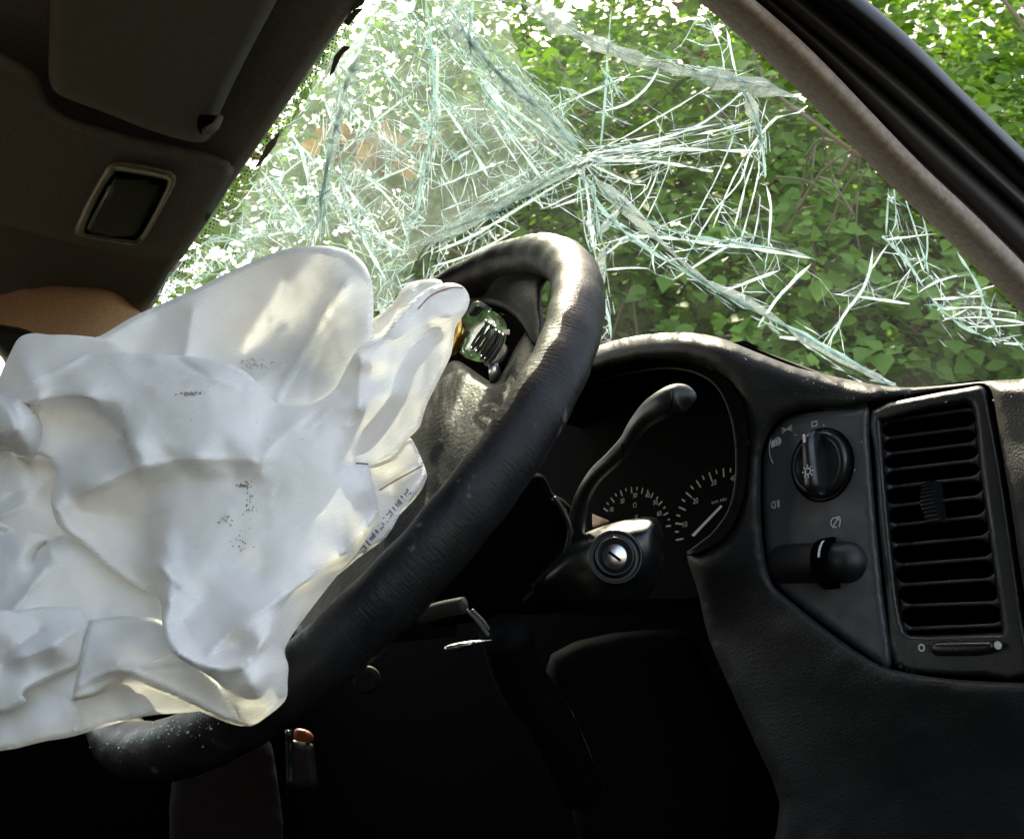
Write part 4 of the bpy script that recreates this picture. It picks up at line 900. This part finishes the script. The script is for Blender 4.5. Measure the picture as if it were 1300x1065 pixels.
# ------------------------------------------------------------------ steering wheel
WA, WB = .562, .120
Lv = -np.array([1., 0, 0]); Uv = np.array([0, 0, 1.]); Fv = np.array([0, 1., 0]); Rv = -Lv
wn = -Fv * math.cos(WA) * math.cos(WB) + Uv * math.sin(WA) + Rv * math.sin(WB) * math.cos(WA); wn /= np.linalg.norm(wn)
wu = np.cross(wn, Lv); wu /= np.linalg.norm(wu); wv = np.cross(wn, wu)
WC = P(428.2, 597.4, .552); RW = .185
wheel = empty('steering_wheel', WC, 'black leather rimmed steering wheel with burst open airbag cover', 'steering wheel')
nR, nS = 220, 20; vs = []; uvs = []
for i in range(nR):
    t = 2 * math.pi * i / nR; e = math.cos(t) * wu + math.sin(t) * wv
    for k in range(nS):
        a = 2 * math.pi * k / nS; r = .0139 * (1 + .018 * math.sin(t * 19 + 2 * math.sin(a)) * max(0, math.sin(a)) + .018 * math.sin(t * 43 + 3 * math.cos(a)))
        vs.append(WC + e * (RW + r * math.cos(a)) + wn * r * 1.08 * math.sin(a))
f = [(i * nS + k, ((i + 1) % nR) * nS + k, ((i + 1) % nR) * nS + (k + 1) % nS, i * nS + (k + 1) % nS) for i in range(nR) for k in range(nS)]
rim = obj('rim', vs, f, M_rim, wheel, smooth=True)
uvl = rim.data.uv_layers.new(name='UVMap'); dat = []
for i in range(nR):
    for k in range(nS):
        for (a, b_) in ((i, k), (i + 1, k), (i + 1, k + 1), (i, k + 1)): dat += [a / nR * 11.6, b_ / nS]
uvl.data.foreach_set('uv', dat)
wpl = lambda off: basePl(WC - wn * off, wn)
# spoke joining the rim, hub pad, cover edge
patch('spoke', [(622, 345), (640, 318), (680, 306), (720, 312), (728, 345), (706, 350), (695, 356), (689, 368), (688, 390), (691, 415), (688, 440), (676, 436), (660, 408), (640, 393), (612, 383), (618, 368)], M_hub, wheel, base=wpl(.004), step=4, roll=(12, .016), thick=(.006, .012, 12),
      ctrl=[(640, 350, -.012), (680, 330, -.006), (670, 380, -.004), (640, 385, .01), (688, 420, .012), (700, 335, 0)], c=12)
patch('spoke_lower_edge', [(612, 383), (622, 380), (645, 386), (668, 402), (688, 430), (684, 446), (676, 436), (660, 414), (638, 398), (615, 393)], M_void, wheel, base=wpl(.012), step=3, roll=(3, .004), thick=(.006, 0, 1))
patch('rear_flange', [(560, 360), (600, 342), (625, 336), (626, 360), (616, 388), (604, 402), (585, 395), (570, 380)], simple('brown_foam_edge', (.05, .032, .022), .6, grain=('noise', 300, .4, .001)), wheel, base=lambda x, y: x * 0 + .655, step=5, roll=(8, .012), thick=(.006, 0, 1))
hub_out = [(560, 470), (578, 458), (592, 464), (612, 478), (628, 486), (640, 470), (655, 440), (672, 418), (688, 436), (700, 470), (680, 520), (620, 620), (540, 720), (470, 800), (420, 820), (370, 800), (400, 690), (470, 560)]
patch('hub_pad', hub_out, M_hub, wheel, base=lambda x, y: wpl(.012)(x, y), step=6, roll=(14, .016), thick=(.01, .02, 20),
      ctrl=[(590, 490, -.010), (560, 540, -.016), (620, 500, -.002), (640, 540, .0), (660, 460, .006), (600, 580, -.004), (520, 640, -.012), (570, 640, .006), (480, 740, -.004), (440, 700, -.012), (680, 440, .016), (500, 560, -.02)], c=12,
      steps=(([(600, 470), (585, 510), (560, 560)], 5, -.003, 30), ([(655, 445), (628, 495)], 3, .005, 20)), noise=((30, .0008),))
# open pocket with clear cover, springs and brass contact
patch('pocket_floor', [(562, 400), (600, 374), (640, 386), (668, 410), (674, 425), (652, 470), (632, 488), (600, 480), (566, 462)], M_void, wheel, base=wpl(.022), step=4, thick=(.01, 0, 1), holes=[[(584, 404), (602, 389), (622, 393), (642, 409), (640, 438), (624, 458), (602, 458), (582, 444)]])
patch('clear_cover', [(584, 406), (600, 388), (613, 386), (626, 396), (634, 412), (624, 436), (604, 454), (586, 446), (590, 425)], M_lens, wheel, base=wpl(.010), step=4, roll=(6, .008), thick=(.002, 0, 1), noise=((22, .0008),))
patch('spring_plate', [(620, 448), (634, 436), (644, 440), (640, 456), (626, 466), (614, 462)], M_plastic, wheel, base=wpl(.014), step=4, roll=(4, .003), thick=(.002, 0, 1))
def coil(px, py, d, rx, turns, pitchv, r, name='spring'):
    c = P(px, py, d); a1 = rays(np.float64(px), np.float64(py)); a1 /= np.linalg.norm(a1)
    axl = CR * .8 + CU * -.5 + a1 * .35; axl /= np.linalg.norm(axl); u = np.cross(axl, a1); u /= np.linalg.norm(u); v0 = np.cross(axl, u); pts = []
    for t in np.linspace(0, turns * 2 * math.pi, int(turns * 20)): pts.append(c + rx * (math.cos(t) * u * 1.5 + math.sin(t) * v0) + axl * pitchv * t / (2 * math.pi))
    v, f = tube(pts, r, 6); return obj(name, v, f, M_wire, wheel, smooth=True)
dW = float(wpl(.0)(np.array([615.]), np.array([430.]))[0])
coil(606, 424, dW - .004, .0062, 2.3, .0035, .0009); coil(619, 436, dW - .006, .0060, 2.6, .0026, .0011)
v, f = lathe(P(584, 428, dW - .012), [(.0045, .0), (.0095, .001), (.0120, .004), (.0125, .008), (.0110, .009), (.0095, .006), (.006, .004), (.001, .0035)], 32, CR * -.62 + wn * .5 + CU * -.15 + rays(np.float64(584), np.float64(428)) * -.35); obj('brass_contact', v, f, M_brass, wheel, smooth=True)
v, f = tube(catmull([P(593, 400, dW), P(603, 386, dW - .002), P(614, 388, dW - .002), P(622, 394, dW)], 5), .0014, 8); obj('clear_pipe', v, f, M_lens, wheel, smooth=True)
v, f = tube([P(626, 462, dW - .004), P(628, 472, dW - .004), P(628, 484, dW - .003)], [.003, .0036, .003], 10); obj('fixing_screw', v, f, M_chrome, wheel, smooth=True)
patch('clip_tab', [(638, 419), (647, 418), (647, 425), (640, 425)], simple('pale_clip', (.45, .42, .35), .5), wheel, base=wpl(.006), step=2, thick=(.002, 0, 1), sm=0)

# ------------------------------------------------------------------ airbag
bagc = P(300, 640, .42)
bag = empty('airbag', bagc, 'deflated white airbag hanging crumpled from the steering wheel', 'airbag')
N1 = ((60, .0006), (20, .0002))
Cc = 5.
patch('rear_dome', [(90, 446), (110, 432), (130, 425), (165, 404), (200, 388), (245, 368), (290, 346), (330, 328), (365, 316), (400, 312), (435, 316), (458, 330), (470, 350), (474, 375), (474, 410), (474, 440), (455, 500), (400, 540), (340, 535), (280, 510), (180, 490), (100, 470)], M_bag, bag, single=True, crumple=((80, .0012), (36, .0006), (17, .00022)), lin=.45, step=5, c=Cc, roll=(6, .006), thick=(.002, .035, 60),
      ctrl=[(110, 440, .475), (200, 400, .50), (290, 360, .505), (370, 325, .50), (440, 325, .49), (472, 375, .475), (470, 430, .455), (250, 400, .497), (245, 440, .485), (330, 390, .512), (330, 440, .522), (310, 455, .520), (370, 420, .510), (400, 380, .492), (430, 370, .475), (420, 420, .470), (385, 465, .474), (350, 478, .474), (349, 512, .4435), (375, 514, .442), (400, 512, .4415), (425, 495, .4475), (440, 466, .4515), (455, 443, .4535), (330, 495, .447), (322, 484, .449), (312, 473, .470), (375, 545, .447), (440, 500, .450), (180, 445, .485), (280, 420, .502), (360, 360, .508)],
      creases=(([(245, 395), (240, 430), (236, 450)], 18, .006), ([(440, 360), (400, 420), (352, 505)], 5, .006), ([(325, 488), (380, 445)], 4, .005), ([(420, 420), (400, 470), (392, 508)], 6, -.003)), noise=N1)
body = [(-14, 512), (-4, 488), (2, 472), (12, 450), (24, 429), (42, 423), (62, 425), (85, 425), (110, 427), (135, 431), (150, 439), (169, 448), (225, 451), (260, 455), (287, 460), (307, 469), (321, 480), (349, 511), (375, 514), (400, 511), (425, 494), (440, 466), (455, 442), (472, 431), (490, 422), (502, 403), (527, 378), (548, 364), (572, 359), (588, 364), (596, 378), (593, 393), (585, 405), (578, 418), (573, 449), (560, 477), (545, 507), (538, 525), (532, 543), (517, 558), (499, 576), (477, 588), (470, 592), (474, 615), (482, 650), (472, 672), (450, 705), (430, 728), (382, 790), (362, 823), (366, 845), (365, 864), (362, 889), (335, 912), (320, 920), (304, 912), (296, 896), (280, 870), (262, 856), (238, 842), (220, 829), (209, 812), (205, 785), (201, 760), (169, 742), (135, 719), (107, 691), (88, 680), (74, 667), (67, 650), (64, 632), (67, 616), (72, 600), (64, 585), (50, 578), (20, 575), (-14, 565)]
patch('main_cloth', body, M_bag, bag, keepedge=[(330, 495), (349, 512), (375, 514), (400, 511), (425, 494), (440, 466), (455, 442), (466, 434)], single=True, crumple=((80, .0012), (36, .0006), (17, .00022)), lin=.45, step=4, c=Cc, roll=(5, .0035), thick=(.0015, .012, 40),
      ctrl=[(42, 425, .485), (2, 480, .485), (60, 460, .465), (30, 470, .462), (110, 440, .472), (130, 432, .475), (169, 449, .466), (225, 453, .455), (287, 461, .447), (321, 481, .445),
            (60, 495, .452), (110, 470, .455), (160, 470, .450), (200, 500, .432), (150, 510, .436), (110, 505, .440), (50, 508, .448), (260, 500, .428), (320, 510, .430), (280, 545, .412), (200, 560, .414), (165, 565, .416), (250, 584, .402), (320, 582, .402), (380, 575, .408), (349, 513, .442), (400, 513, .440), (375, 540, .420), (425, 495, .446), (440, 466, .450), (455, 444, .452),
            (457, 457, .440), (455, 517, .424), (430, 515, .428), (441, 543, .424), (475, 480, .446), (480, 530, .438), (510, 460, .452), (510, 420, .458), (520, 395, .470), (550, 368, .488), (590, 370, .492), (570, 400, .470), (560, 440, .474), (545, 480, .470), (530, 530, .466), (505, 560, .456), (477, 585, .446), (455, 588, .436), (495, 500, .440),
            (472, 600, .436), (482, 650, .428), (460, 620, .418), (420, 600, .408), (400, 560, .414), (300, 610, .408), (240, 605, .414), (350, 620, .402), (290, 650, .398), (350, 680, .392), (410, 660, .400), (440, 650, .408), (300, 700, .388), (240, 650, .404), (230, 700, .392), (214, 653, .408), (208, 690, .396), (203, 720, .382),
            (470, 672, .418), (437, 702, .398), (389, 736, .376), (355, 759, .362), (320, 780, .352), (301, 797, .350), (262, 832, .345), (450, 702, .420), (425, 728, .410), (400, 755, .392), (382, 785, .380), (362, 820, .362), (250, 760, .376), (290, 750, .374), (330, 730, .380), (230, 790, .364), (212, 760, .362), (212, 800, .350), (225, 825, .340), (264, 846, .334), (305, 844, .330), (330, 815, .338), (300, 820, .352), (345, 790, .352), (345, 850, .338), (362, 880, .350), (320, 870, .326), (290, 880, .340), (320, 915, .350), (340, 900, .340),
            (150, 650, .432), (100, 640, .424), (76, 640, .420), (80, 612, .428), (130, 602, .416), (180, 590, .410), (190, 620, .424), (180, 680, .428), (120, 680, .426), (150, 710, .424), (190, 745, .420), (190, 700, .418), (110, 612, .416),
            (70, 530, .462), (100, 530, .462), (130, 545, .456), (85, 565, .458), (150, 565, .444), (110, 585, .432), (60, 560, .456), (120, 560, .455)],
      steps=(([(40, 512), (75, 508), (113, 508), (127, 527), (152, 549), (164, 574)], 1.6, .0065, 30),),
      creases=(([(110, 625), (160, 600), (205, 588), (250, 582), (320, 584)], 10, .0035), ([(457, 450), (456, 520)], 6, .003), ([(441, 543), (450, 590), (465, 622), (482, 650)], 5, .003), ([(480, 652), (437, 702), (389, 736), (355, 759), (301, 797), (262, 832)], 7, .004), ([(200, 712), (212, 730), (250, 760)], 6, .003),
               ([(30, 486), (70, 472), (115, 449), (165, 449)], 7, .003), ([(90, 480), (150, 462), (200, 455)], 6, .0022), ([(225, 455), (245, 468), (262, 478)], 5, -.0025), ([(240, 486), (262, 480), (300, 492)], 5, .002), ([(330, 600), (350, 560), (425, 500)], 9, .0022), ([(395, 540), (418, 520)], 4, .003), ([(100, 648), (150, 655), (190, 658), (212, 650)], 5, -.002), ([(492, 422), (530, 380), (560, 367), (590, 366)], 4, .002), ([(500, 430), (540, 410), (590, 395)], 8, .0025), ([(535, 395), (545, 372)], 4, -.002),
               ([(262, 835), (235, 800), (222, 740)], 8, -.002), ([(340, 780), (358, 830), (362, 880)], 7, .0015), ([(225, 828), (265, 846), (306, 846), (340, 806)], 5, .004), ([(268, 862), (290, 900), (320, 905), (360, 888)], 6, -.003), ([(70, 640), (88, 672), (120, 702), (170, 738), (203, 757)], 5, .002)), noise=N1)
patch('printed_flap', [(462, 592), (480, 586), (500, 575), (518, 556), (527, 565), (541, 598), (540, 612), (530, 630), (508, 660), (488, 684), (455, 708), (425, 732), (420, 720), (445, 680), (470, 650)], M_bag, bag, single=True, crumple=((80, .0012), (36, .0006), (17, .00022)), lin=.45, step=4, c=Cc, roll=(5, .0035), thick=(.0015, .010, 20),
      ctrl=[(500, 590, .478), (522, 570, .480), (538, 600, .470), (500, 630, .474), (480, 640, .465), (520, 630, .458), (490, 670, .450), (450, 705, .438), (425, 728, .428), (495, 605, .482)], creases=(([(541, 600), (500, 650), (440, 705)], 7, .004), ([(482, 622), (530, 590)], 3, .002)), noise=N1)
patch('lobe_rear_fold', [(466, 432), (470, 412), (485, 396), (500, 383), (512, 365), (532, 356), (560, 356), (560, 375), (530, 400), (510, 430), (480, 450)], M_bag, bag, single=True, crumple=((80, .0012), (36, .0006), (17, .00022)), lin=.45, step=4, c=Cc, roll=(6, .008), thick=(.0015, .008, 20), ctrl=[(475, 420, .497), (500, 395, .502), (530, 362, .505), (555, 362, .502), (520, 390, .492)], creases=(([(480, 425), (505, 395), (525, 370)], 5, .003),), noise=N1)
patch('left_cuff', [(-14, 500), (10, 500), (28, 503), (40, 516), (50, 530), (55, 546), (53, 565), (46, 579), (38, 583), (22, 578), (0, 564), (-14, 560)], M_bag, bag, single=True, crumple=((80, .0012), (36, .0006), (17, .00022)), lin=.45, step=4, c=Cc, roll=(18, .022), thick=(.0015, .012, 16), ctrl=[(0, 505, .452), (30, 510, .444), (50, 545, .440), (20, 545, .428), (40, 575, .442), (0, 560, .442), (10, 520, .436)], creases=(([(5, 505), (22, 540), (10, 570)], 4, -.002), ([(30, 515), (40, 550)], 5, -.002)), noise=N1)
patch('left_upper_fold', [(-14, 555), (20, 572), (48, 578), (72, 580), (90, 610), (96, 640), (96, 670), (90, 700), (60, 700), (-14, 690)], M_bag, bag, single=True, crumple=((80, .0012), (36, .0006), (17, .00022)), lin=.45, step=5, c=Cc, roll=(7, .008), thick=(.0015, .012, 20), ctrl=[(0, 570, .468), (50, 590, .466), (62, 630, .470), (30, 620, .452), (50, 650, .448), (0, 640, .450), (20, 665, .446), (60, 680, .446), (0, 600, .462), (40, 605, .460)], creases=(([(60, 610), (30, 640), (0, 655)], 9, .004), ([(20, 575), (40, 610), (10, 630)], 7, -.004)), noise=N1)
patch('left_middle_fold', [(-14, 672), (20, 672), (62, 680), (95, 680), (130, 705), (170, 735), (206, 752), (216, 800), (240, 835), (220, 860), (110, 830), (60, 840), (-14, 830)], M_bag, bag, single=True, crumple=((80, .0012), (36, .0006), (17, .00022)), lin=.45, step=5, c=Cc, roll=(6, .007), thick=(.0015, .015, 30), ctrl=[(0, 680, .434), (60, 690, .430), (30, 700, .420), (45, 710, .428), (30, 740, .410), (70, 720, .418), (90, 740, .424), (100, 700, .430), (140, 740, .432), (190, 770, .430), (120, 780, .424), (60, 770, .405), (0, 740, .412), (0, 800, .395), (40, 800, .392), (200, 820, .410), (150, 800, .415)],
      creases=(([(0, 674), (40, 674), (66, 682)], 5, -.005), ([(58, 690), (44, 702), (40, 715)], 4, -.010), ([(0, 794), (30, 760), (55, 725)], 8, .006), ([(60, 692), (66, 706)], 3, .003), ([(66, 776), (90, 780)], 4, -.003), ([(150, 803), (185, 805)], 5, -.002)), noise=N1)
patch('left_lower_fold', [(-14, 785), (20, 775), (60, 770), (100, 772), (112, 790), (108, 812), (100, 845), (70, 858), (30, 878), (32, 892), (-14, 900)], M_bag, bag, single=True, crumple=((80, .0012), (36, .0006), (17, .00022)), lin=.45, step=4, c=Cc, roll=(5, .0035), thick=(.0015, .010, 20), ctrl=[(0, 800, .385), (50, 790, .392), (100, 785, .395), (70, 820, .378), (30, 830, .380), (100, 840, .388), (30, 875, .376), (0, 890, .378), (10, 850, .384), (60, 850, .385)], creases=(([(95, 800), (60, 822), (25, 835)], 12, .004), ([(0, 846), (20, 820), (50, 800)], 7, -.003)), noise=N1)
patch('centre_lower_fold', [(112, 792), (122, 786), (160, 782), (210, 790), (240, 830), (285, 872), (302, 905), (322, 920), (298, 920), (262, 906), (215, 884), (170, 869), (152, 867), (125, 882), (96, 889), (92, 884), (100, 845)], M_bag, bag, single=True, crumple=((80, .0012), (36, .0006), (17, .00022)), lin=.45, step=4, c=Cc, roll=(6, .007), thick=(.0015, .012, 20), ctrl=[(112, 795, .392), (95, 886, .372), (100, 850, .378), (150, 800, .394), (200, 800, .392), (150, 840, .372), (155, 866, .380), (200, 850, .374), (240, 850, .372), (215, 880, .370), (280, 885, .358), (300, 915, .358), (180, 820, .386)], creases=(([(180, 852), (230, 846)], 5, -.0015), ([(100, 870), (150, 850), (210, 870), (290, 912)], 7, .003)), noise=N1)
patch('bottom_fold', [(-14, 880), (30, 870), (100, 835), (140, 840), (200, 855), (250, 868), (275, 895), (250, 903), (190, 908), (140, 920), (95, 934), (60, 940), (-14, 950)], M_bag, bag, single=True, crumple=((80, .0012), (36, .0006), (17, .00022)), lin=.45, step=5, c=Cc, roll=(5, .0035), thick=(.0015, .006, 20), ctrl=[(0, 900, .394), (60, 880, .392), (90, 900, .384), (96, 930, .386), (0, 940, .382), (150, 890, .394), (200, 890, .388), (240, 885, .377), (268, 895, .373), (140, 915, .390), (50, 920, .380)], creases=(([(93, 890), (99, 915), (94, 935)], 4, -.005),), noise=N1)

# stitching, dirt and print on the cloth
M_stitch = simple('red_brown_thread', (.25, .08, .06), .7); M_ink = simple('purple_ink', (.10, .08, .20), .7); M_dirt = simple('brown_scuff', (.17, .135, .11), .9)
def hit(px, py, off=.0006):
    """point just above the first airbag panel seen at this place"""
    return None
from mathutils.bvhtree import BVHTree
def surf_bvh(parent):
    vs = []; fs = []; n = 0; o3 = origin_of(parent)
    for ch in parent.children:
        if ch.type != 'MESH': continue
        v = [Vector(q.co) + Vector(o3) for q in ch.data.vertices]; vs += v; fs += [tuple(i + n for i in p.vertices) for p in ch.data.polygons]; n += len(v)
    return BVHTree.FromPolygons(vs, fs)
T = surf_bvh(bag)
def onbag(px, py, off=.0005):
    r = rays(np.float64(px), np.float64(py)); L = np.linalg.norm(r); h = T.ray_cast(Vector(C0), Vector(r / L))
    if h[0] is None: return P(np.float64(px), np.float64(py), .42)
    return np.array(h[0]) - r / L * off
for ln in ([(482, 622), (500, 611), (520, 600), (536, 591)], [(531, 392), (545, 377), (560, 369), (575, 365), (588, 366)], [(452, 588), (458, 588), (467, 589)]):
    c_ = resample(catmull(ln, 4), 5); pts = [onbag(*q) for q in c_]; v, f = tube(pts, .00035, 5); obj('seam_thread', v, f, M_stitch, bag, smooth=True)
def smear(name, cx, cy, rx, ry, n, m, s0, s1, ang, seed, elong=2.5):
    r = np.random.default_rng(seed); mb = MB()
    for _ in range(n):
        q = r.normal(0, .42, 2); x = cx + rx * q[0]; y = cy + ry * q[1]; a = ang + r.normal(0, .35); s = r.uniform(s0, s1)
        k = 6; pts = []
        for t in np.linspace(0, 2 * math.pi, k + 1)[:-1]:
            u = s * elong * math.cos(t) * r.uniform(.6, 1.2); w0 = s * math.sin(t) * r.uniform(.6, 1.2)
            pts.append(onbag(x + u * math.cos(a) - w0 * math.sin(a), y + u * math.sin(a) + w0 * math.cos(a)))
        mb.add(pts, [tuple(range(k))])
    mb.build(name, m, bag, kind='stuff')
smear('dirt_mark', 312, 616, 12, 5, 16, M_dirt, .4, 1.1, .2, 1); smear('dirt_mark', 316, 640, 10, 26, 26, M_dirt, .3, .9, 1.4, 2); smear('dirt_mark', 305, 688, 14, 16, 24, M_dirt, .25, .8, .9, 3); smear('dirt_mark', 284, 660, 9, 7, 18, M_dirt, .3, .8, .6, 4)
smear('dirt_mark', 243, 500, 20, 3, 40, simple('grey_scuff', (.28, .25, .24), .9), .4, 1.2, .1, 5); smear('dirt_mark', 320, 462, 26, 8, 40, simple('pale_scuff', (.42, .38, .35), .9), .3, 1.0, 0, 6)
smear('dirt_mark', 300, 520, 170, 130, 30, simple('speck', (.3, .27, .25), .9), .2, .5, 0, 9)
mb = MB(); r = np.random.default_rng(4)
for i in range(17):      # blurred purple batch lettering round the flap edge
    t = i / 16; x = 459 + (518 - 459) * t; y = 700 + (624 - 700) * t - 9 * math.sin(math.pi * t) * .2; L = r.uniform(4, 8.5)
    dx, dy = .70, .72
    for k in range(1 if i % 3 else 2):
        x2 = x + 2.2 * k; y2 = y - 2.2 * k; p = [onbag(x2 - dx * L / 2, y2 - dy * L / 2), onbag(x2 - dx * L / 2 + 1.6, y2 - dy * L / 2 - 1.2), onbag(x2 + dx * L / 2 + 1.6, y2 + dy * L / 2 - 1.2), onbag(x2 + dx * L / 2, y2 + dy * L / 2)]
        mb.add(p, [(0, 1, 2, 3)])
mb.build('printed_mark', M_ink, bag)

# ------------------------------------------------------------------ dark lower interior

low = empty('footwell', (-.6, .5, .5), 'dark footwell and car floor below the steering column', 'footwell')
def boxv(x0, x1, y0, y1, z0, z1): return [(x0, y0, z0), (x1, y0, z0), (x1, y1, z0), (x0, y1, z0), (x0, y0, z1), (x1, y0, z1), (x1, y1, z1), (x0, y1, z1)], [(0, 3, 2, 1), (4, 5, 6, 7), (0, 1, 5, 4), (1, 2, 6, 5), (2, 3, 7, 6), (3, 0, 4, 7)]
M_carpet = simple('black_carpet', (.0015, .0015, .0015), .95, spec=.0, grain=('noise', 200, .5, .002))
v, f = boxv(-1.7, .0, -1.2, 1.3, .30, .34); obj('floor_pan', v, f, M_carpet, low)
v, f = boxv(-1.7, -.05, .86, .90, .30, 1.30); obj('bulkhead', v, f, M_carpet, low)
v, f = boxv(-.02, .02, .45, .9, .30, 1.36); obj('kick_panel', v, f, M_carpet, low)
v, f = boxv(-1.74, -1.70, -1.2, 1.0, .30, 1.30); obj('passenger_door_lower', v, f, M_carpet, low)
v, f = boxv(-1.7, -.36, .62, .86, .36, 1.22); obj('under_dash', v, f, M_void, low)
v, f = boxv(.12, .17, -1.3, .50, .10, 1.10); obj('door_light_blocker', v, f, M_carpet, low)  # unseen driver's door, added to keep low daylight out of the cabin
v, f = boxv(-1.7, .17, -1.65, -1.6, .30, 1.80); obj('rear_light_blocker', v, f, M_carpet, low)  # unseen rear wall, added to shut out light from behind
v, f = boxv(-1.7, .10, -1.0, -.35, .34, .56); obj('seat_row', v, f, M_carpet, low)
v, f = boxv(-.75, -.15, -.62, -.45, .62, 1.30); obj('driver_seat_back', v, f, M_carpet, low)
v, f = boxv(.10, .15, -1.6, -.55, 1.0, 1.74); obj('pillar_light_blocker', v, f, M_carpet, low)  # unseen pillar, added with the rear wall to cut light
M_dim = simple('unlit_black_plastic', (.0022, .0022, .0024), .7, spec=.06, grain=('noise', 300, .3, .001))  # darker copy of the black plastic, footwell shade put into its colour
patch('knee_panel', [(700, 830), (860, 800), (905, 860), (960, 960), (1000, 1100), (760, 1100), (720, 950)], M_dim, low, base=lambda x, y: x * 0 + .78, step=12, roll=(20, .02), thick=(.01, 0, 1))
v, f = lathe(P(466, 862, .80), [(.012, 0), (.012, .004), (.008, .005), (.001, .003)], 24, -CF); obj('round_plug', v, f, simple('dull_red_plastic', (.018, .006, .004), .7), low, smooth=True)
v, f = tube(catmull([P(640, 800, .62), P(660, 860, .64), P(700, 920, .66), P(735, 1000, .7)], 5), .018, 14); obj('column_tube', v, f, M_dim, low, smooth=True)
cr2 = empty('column_wiring', P(575, 790, .55), 'loose wiring connector and bent steel strip hanging under the steering column', 'wiring')
v, f = tube(catmull([P(532, 783, .56), P(560, 774, .555), P(590, 768, .55)], 5), .0052, 12); obj('connector', v, f, simple('dusty_brown_plug', (.035, .03, .025), .7, spec=.2, grain=('noise', 200, .4, .001)), cr2, smooth=True)
for o_ in (0, 7):
    v, f = tube(catmull([P(592 + o_, 774, .55), P(606 + o_, 788, .552), P(620, 806 - o_, .556)], 5), .0011, 6); obj('wire', v, f, simple('grey_wire', (.12, .12, .12), .4), cr2, smooth=True)
patch('steel_strip', [(564, 822), (575, 817), (600, 813), (625, 812), (612, 816), (600, 820), (585, 826), (570, 829)], M_chrome, cr2, base=lambda x, y: x * 0 + .55, step=3, roll=(3, .003), thick=(.001, 0, 1))
# glimpse of the cabin under the wheel
seat = empty('passenger_seat', P(300, 950, .9), 'dark passenger seat edge with tan trim seen under the wheel rim', 'seat')
patch('seat_side', [(225, 948), (262, 940), (330, 930), (350, 975), (350, 1100), (225, 1100)], cloth('seat_tan', (.014, .008, .006), (.02, .012, .009)), seat, base=lambda x, y: x * 0 + .95, step=12, roll=(10, .02), thick=(.03, 0, 1))
patch('seat_frame', [(362, 926), (372, 926), (374, 1000), (364, 1000)], M_plastic, seat, base=lambda x, y: x * 0 + .80, step=6, roll=(3, .004), thick=(.01, 0, 1), sm=0)
patch('orange_light_patch', [(374, 926), (384, 925), (395, 930), (398, 940), (385, 946), (374, 940)], simple('painted_orange_light', (.25, .05, .012), .5), seat, base=lambda x, y: x * 0 + .86, step=4, roll=(3, .004), thick=(.006, 0, 1))  # orange piece standing in for the orange light at the frame
patch('frame_housing', [(368, 938), (398, 944), (404, 1000), (368, 1000)], simple('brown_plastic', (.02, .013, .01), .6), seat, base=lambda x, y: x * 0 + .85, step=6, roll=(3, .004), thick=(.006, 0, 1), sm=0)
Td = surf_bvh(dash); dcr = empty('glass_crumbs', onY(1000, 470, YD), 'few tiny glass crumbs and dust specks along the dashboard top edge', 'broken glass')
mb = MB(); r = np.random.default_rng(8); tl_ = catmull(top, 6)
for i in range(90):
    q_ = tl_[r.integers(14, len(tl_) - 4)]; x, y = q_[0] + r.normal(0, 4), q_[1] + 4 + abs(r.normal(0, 14)) * (1 if r.random() < .8 else 4); rr = rays(np.float64(x), np.float64(y)); L = np.linalg.norm(rr); h = Td.ray_cast(Vector(C0), Vector(rr / L))
    if h[0] is None: continue
    c = np.array(h[0]) - rr / L * .0004; s = r.uniform(.00012, .0004) * (1.6 if r.random() < .1 else 1); p = c + r.normal(0, 1, (5, 3)) * s; mb.add(p, [(0, 1, 2), (0, 1, 3), (1, 2, 3), (0, 2, 4), (1, 2, 4)])
mb.build('crumbs', M_teal, dcr, kind='stuff')
# broken glass crumbs on the lower wheel rim
Tw = surf_bvh(wheel); crumbs = empty('glass_crumbs', P(190, 930, .39), 'sprinkle of broken glass crumbs lying on the lower wheel rim', 'broken glass')
mb = MB(); r = np.random.default_rng(21)
for i in range(120):
    t = r.random(); x = 110 + 175 * t + r.normal(0, 4); y = 948 - 34 * t + r.normal(0, 9); rr = rays(np.float64(x), np.float64(y)); L = np.linalg.norm(rr); h = Tw.ray_cast(Vector(C0), Vector(rr / L))
    if h[0] is None: continue
    c = np.array(h[0]) + np.array(h[1]) * .0004 * (1 if Vector(rr).dot(h[1]) < 0 else -1); s = r.uniform(.00015, .0005)
    p = c + r.normal(0, 1, (5, 3)) * s; mb.add(p, [(0, 1, 2), (0, 1, 3), (1, 2, 3), (0, 2, 4), (1, 2, 4)])
if mb.n:
    o = mb.build('crumbs', M_teal, crumbs, kind='stuff')
